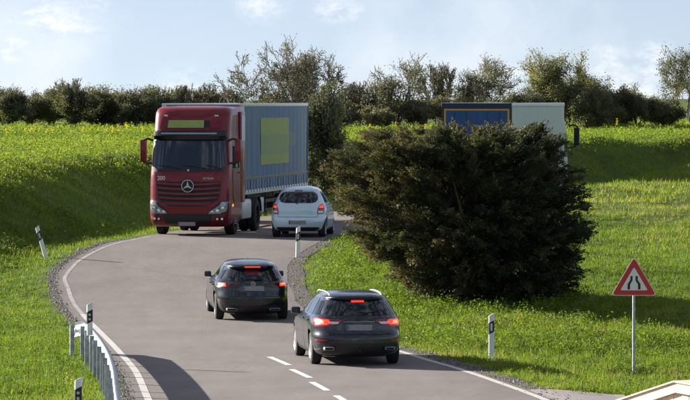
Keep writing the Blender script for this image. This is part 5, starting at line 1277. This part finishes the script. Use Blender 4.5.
tree('sparse_shrub', 'thin bare shrub in the gap between the big tree and the next tree', 'shrub', 358, 82, 236, 40, 8, M['leaf_grey'], 0.4, 0.07, 5, 6, ang=0.5, up=0.25)
tree('half_bare_tree', 'half bare tree with drooping outer twigs left of the blue truck doors', 'tree', 398, 55, 236, 56, 13, M['leaf_olive'], 1, 0.05, 5, 3, ang=0.75, up=0.10, tmean=0.35, fade=0.4, spread=0.11)
tree('leafy_tree', 'grey green tree rising behind the blue doors of the far truck', 'tree', 478, 57, 236, 76, 17, M['leaf_olive'], 2, 0.042, 5, 4, ang=0.72, up=0.08, tmean=0.35, fade=0.3, spread=0.12)
tree('slender_tree', 'slender thin tree between the half bare tree and the grey green tree', 'tree', 436, 63, 238, 36, 19, M['leaf_grey'], 0.8, 0.05, 5, 3, ang=0.55, tmean=0.3, fade=0.4, spread=0.10)
tree('olive_tree', 'olive tree with flat leaning crown behind the pale truck body', 'tree', 566, 53, 230, 78, 23, M['leaf_olive'], 6, 0.05, 5, 4, ang=0.66, up=0.08, tmean=0.55, lean=-0.1, fade=0.25, spread=0.14)
tree('edge_tree', 'tree with spreading dark crown cut off by the right picture edge', 'tree', 692, 46, 250, 62, 29, M['leaf_dark'], 4, 0.055, 5, 2, ang=0.85, up=0.06, tmean=0.5, fade=0.2, spread=0.13)
# hedge shrubs
hedge = [(6, 86, 34), (30, 93, 36), (52, 87, 34), (75, 79, 34), (96, 86, 36), (117, 93, 34), (138, 88, 34), (158, 86, 32)]
HL = ['shrub at the left picture edge, first of the hedge above the left field', 'second shrub from the left picture edge in the hedge above the field', 'third shrub from the left picture edge in the hedge above the field',
      'tallest shrub of the left hedge, its top standing above its neighbours', 'shrub just right of the tallest one in the left hedge', 'shrub in the right half of the left hedge, second right of the tallest',
      'second shrub left of the red truck in the hedge above the field', 'last shrub of the left hedge, beside the roof of the red truck']
for k, (u, vt, wp) in enumerate(hedge):
    tree('hedge_shrub', HL[k], 'shrub', u, vt, 238 + (k % 3) * 2, wp + 8, 100 + k, M['leaf_olive'] if k % 3 == 1 else M['leaf_dark'], 4 if k % 3 else 3, 0.05, 5, 6, 'hedge shrubs beyond the left field', ang=0.6, spread=0.12, fade=0.85, tmean=0.42 + 0.12 * (k % 2), trunkf=0.34)
for k, (u, vt, wp) in enumerate([(184, 86, 28), (206, 84, 26), (226, 88, 26)]):
    tree('bare_shrub', ['leftmost of three thin bare shrubs above the roof of the red truck', 'middle of three thin bare shrubs above the roof of the red truck', 'rightmost of three thin bare shrubs above the red truck, beside the broad bare tree'][k], 'shrub', u, vt, 240 + k, wp + 6, 130 + k, M['leaf_grey'], 1, 0.07, 5, 6, 'bare shrubs above the red truck', ang=0.5, up=0.25)
for k, (u, vt, wp) in enumerate([(340, 98, 30), (376, 104, 30), (418, 100, 34), (446, 96, 30)]):
    tree('undergrowth_shrub', ['low dark shrub right beside the dense bush behind the grey trailer', 'low dark shrub under the gap between thin shrub and half bare tree', 'low dark shrub at the foot of the half bare tree', 'low dark shrub touching the left edge of the blue truck doors'][k], 'shrub', u, vt, 233 + k, wp + 6, 150 + k, M['leaf_grey'], 3, 0.06, 4, 8, 'undergrowth shrubs below the trees', ang=0.55, tmean=0.55, trunkf=0.34)
for k, (u, vt, wp) in enumerate([(522, 90, 26), (594, 90, 38), (616, 86, 34), (638, 86, 36), (660, 98, 32)]):
    tree('field_shrub', ['dark shrub peeking over the roof of the pale far truck', 'dark shrub right of the olive tree, beside the far truck mirror', 'second dark shrub right of the olive tree above the right field', 'third dark shrub right of the olive tree above the right field', 'last low shrub of the right hedge, nearest to the edge tree'][k], 'shrub', u, vt, 226 + k * 2, wp + 10, 170 + k, M['leaf_dark'] if k % 2 == 0 else M['leaf_olive'], 4, 0.05, 5, 6, 'hedge shrubs beyond the right field', ang=0.6, spread=0.12, fade=0.8, tmean=0.4, trunkf=0.34)

# ------------------------------------------------------------------ the big evergreen beside the road
def evergreen():
    D = 104.0; k = D / F; r = np.random.RandomState(77)
    rows = np.array([(124, 455, 495), (128, 418, 528), (133, 376, 550), (140, 348, 560), (148, 340, 568), (165, 333, 574), (180, 335, 582), (200, 338, 582), (215, 344, 590), (235, 357, 588), (257, 378, 582), (280, 402, 580), (303, 424, 566), (314, 440, 545)], float)
    x0 = xat(488, D); zb = gz(x0, D)
    t = thing('evergreen_bush', 'huge dark spreading evergreen bush with shaggy sprays beside the road', 'bush', (x0, D, zb))
    def ext(v): return np.interp(v, rows[:, 0], rows[:, 1]), np.interp(v, rows[:, 0], rows[:, 2])
    # plumes: long shaggy boughs reaching out of the body, each carrying many short sprays
    nb = 640
    def pick(v, m):
        l, q = ext(v); v = v[r.uniform(0, 1, len(v)) < (q - l) / 255.0]; return v[:m]
    v1 = pick(r.uniform(126, 313, nb * 4), nb); v2 = pick(r.uniform(230, 314, 900), 150); v3 = pick(r.uniform(128, 150, 900), 90)
    v4 = pick(r.uniform(140, 290, 900), 200)                      # inner boughs that close the crown
    vv = np.concatenate([v1, v2, v3, v4]); uL, uR = ext(vv); nb = len(vv); inner = np.arange(nb) >= nb - len(v4)
    th = r.uniform(0, 2 * math.pi, nb); rr = np.where(r.uniform(0, 1, nb) < 0.68, r.uniform(0.80, 1.03, nb), np.sqrt(r.uniform(0.05, 0.65, nb)))
    rr = np.where(inner, r.uniform(0.1, 0.75, nb), rr)
    cu = (uL + uR) / 2; hw = (uR - uL) / 2 * k; dep = np.minimum(hw, 2.7) * 0.9; cxs = (cu - 345) * k
    E = np.stack([cxs + np.cos(th) * hw * rr, D + np.sin(th) * dep * rr, CAMZ - (vv - 100) * k], 1)
    E[:, 2] = np.maximum(E[:, 2], terrain(E[:, 0], E[:, 1]) + 0.10)
    C0 = np.stack([0.45 * x0 + 0.55 * cxs, np.full(nb, D), zb + 0.45 + 0.62 * (E[:, 2] - zb)], 1)
    dv = E - C0; dv[:, 2] = dv[:, 2] * 0.7 + 0.30 * np.linalg.norm(dv[:, :2], axis=1) * 0.5; dv += r.normal(0, 0.22, (nb, 3))
    dv[:, 2] += np.where(E[:, 2] > zb + 3.2, 0.25, 0.0)
    dv /= np.linalg.norm(dv, axis=1)[:, None]
    BL = r.uniform(0.65, 1.15, nb)
    Vs, Fs, Ts, b = [], [], [], 0; limbs = []
    for i in range(nb):
        d = dv[i]; root = E[i] - d * BL[i] * 0.9; limbs.append((root, E[i], 0.020))
        sdv = np.cross(d, [0, 0, 1.0]); sdv /= np.linalg.norm(sdv) + 1e-6; upv = np.cross(sdv, d)
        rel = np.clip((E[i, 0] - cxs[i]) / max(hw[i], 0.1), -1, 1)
        tb_ = 0.27 + 0.10 * r.normal() + (0.20 if r.uniform() < 0.25 else 0) - 0.17 * rel  # left needles browner and paler: the sunlit side put into the tint
        ns = int(11 + 7 * BL[i])
        for j in range(ns):
            s0 = (j + r.uniform(0, 1)) / ns * 0.92 + 0.05; p = root + d * BL[i] * s0
            a = r.uniform(0, 6.283); out = sdv * math.cos(a) + upv * math.sin(a) * 0.7
            e = d * r.uniform(0.55, 1.15) + out * r.uniform(0.35, 0.95) * (1.15 - 0.8 * s0) + r.normal(0, 0.10, 3); e /= np.linalg.norm(e)
            Ln = r.uniform(0.22, 0.48) * (1.15 - 0.45 * s0); limbs.append((p, p + e * Ln * 0.9, 0.006))
            m = int(17 + 30 * Ln); s = r.uniform(0.05, 1.0, m); sd = np.cross(e, upv + r.normal(0, 0.4, 3)); sd /= np.linalg.norm(sd) + 1e-6; un = np.cross(sd, e)
            side = r.choice([-1, 1], m); off = side * (0.24 * Ln * (1 - 0.8 * s) + 0.012) * r.uniform(0.1, 1.1, m)
            c = p + e * (s * Ln)[:, None] + sd * off[:, None] + un * (r.normal(0, 0.025, m) - 0.05 * s ** 2)[:, None]
            ax = e * 0.9 + sd * (side * 0.55)[:, None] + r.normal(0, 0.22, (m, 3)); ax /= np.linalg.norm(ax, axis=1)[:, None]
            nr = un + r.normal(0, 0.6, (m, 3)); bi = np.cross(ax, nr); bi /= np.linalg.norm(bi, axis=1)[:, None]
            sz_ = r.uniform(0.024, 0.050, m)[:, None]
            Vs.append(np.stack([c - ax * sz_, c - bi * sz_ * 0.36, c + ax * sz_ * 1.15, c + bi * sz_ * 0.36], 1).reshape(-1, 3)); Fs.append(np.arange(4 * m).reshape(m, 4) + b); b += 4 * m
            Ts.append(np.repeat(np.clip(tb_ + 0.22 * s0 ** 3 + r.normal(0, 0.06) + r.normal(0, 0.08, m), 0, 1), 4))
    tk = MB()
    for j in range(9):
        a = 2 * math.pi * j / 9 + 0.2; e = Vector((math.cos(a) * 2.1 - 0.25, math.sin(a) * 1.5, 2.6 + 0.5 * math.sin(j * 2.3)))
        tk.tube([(0.08 * math.cos(a), 0.08 * math.sin(a), -0.3), (0.15 * e.x, 0.15 * e.y, 0.6), (0.55 * e.x, 0.55 * e.y, 1.5), tuple(e)], [0.10, 0.085, 0.05, 0.015], 7)
    trunk = tk.build('trunk', M['bark'], t, 60)
    bv, bf = [], []; O = np.array([x0, D, zb])
    for p, q, w in limbs:
        p = p - O; q = q - O; i = len(bv)
        bv += [tuple(p + [w, 0, 0]), tuple(p + [-w * 0.6, w * 0.8, 0]), tuple(p + [-w * 0.6, -w * 0.8, 0]), tuple(q)]; bf += [(i, i + 1, i + 3), (i + 1, i + 2, i + 3), (i + 2, i, i + 3)]
    me = bpy.data.meshes.new('twigs'); me.from_pydata(bv, [], bf); me.materials.append(M['twig']); link(bpy.data.objects.new('twigs', me), trunk)
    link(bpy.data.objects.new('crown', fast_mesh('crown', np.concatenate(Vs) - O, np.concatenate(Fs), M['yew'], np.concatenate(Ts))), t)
evergreen()
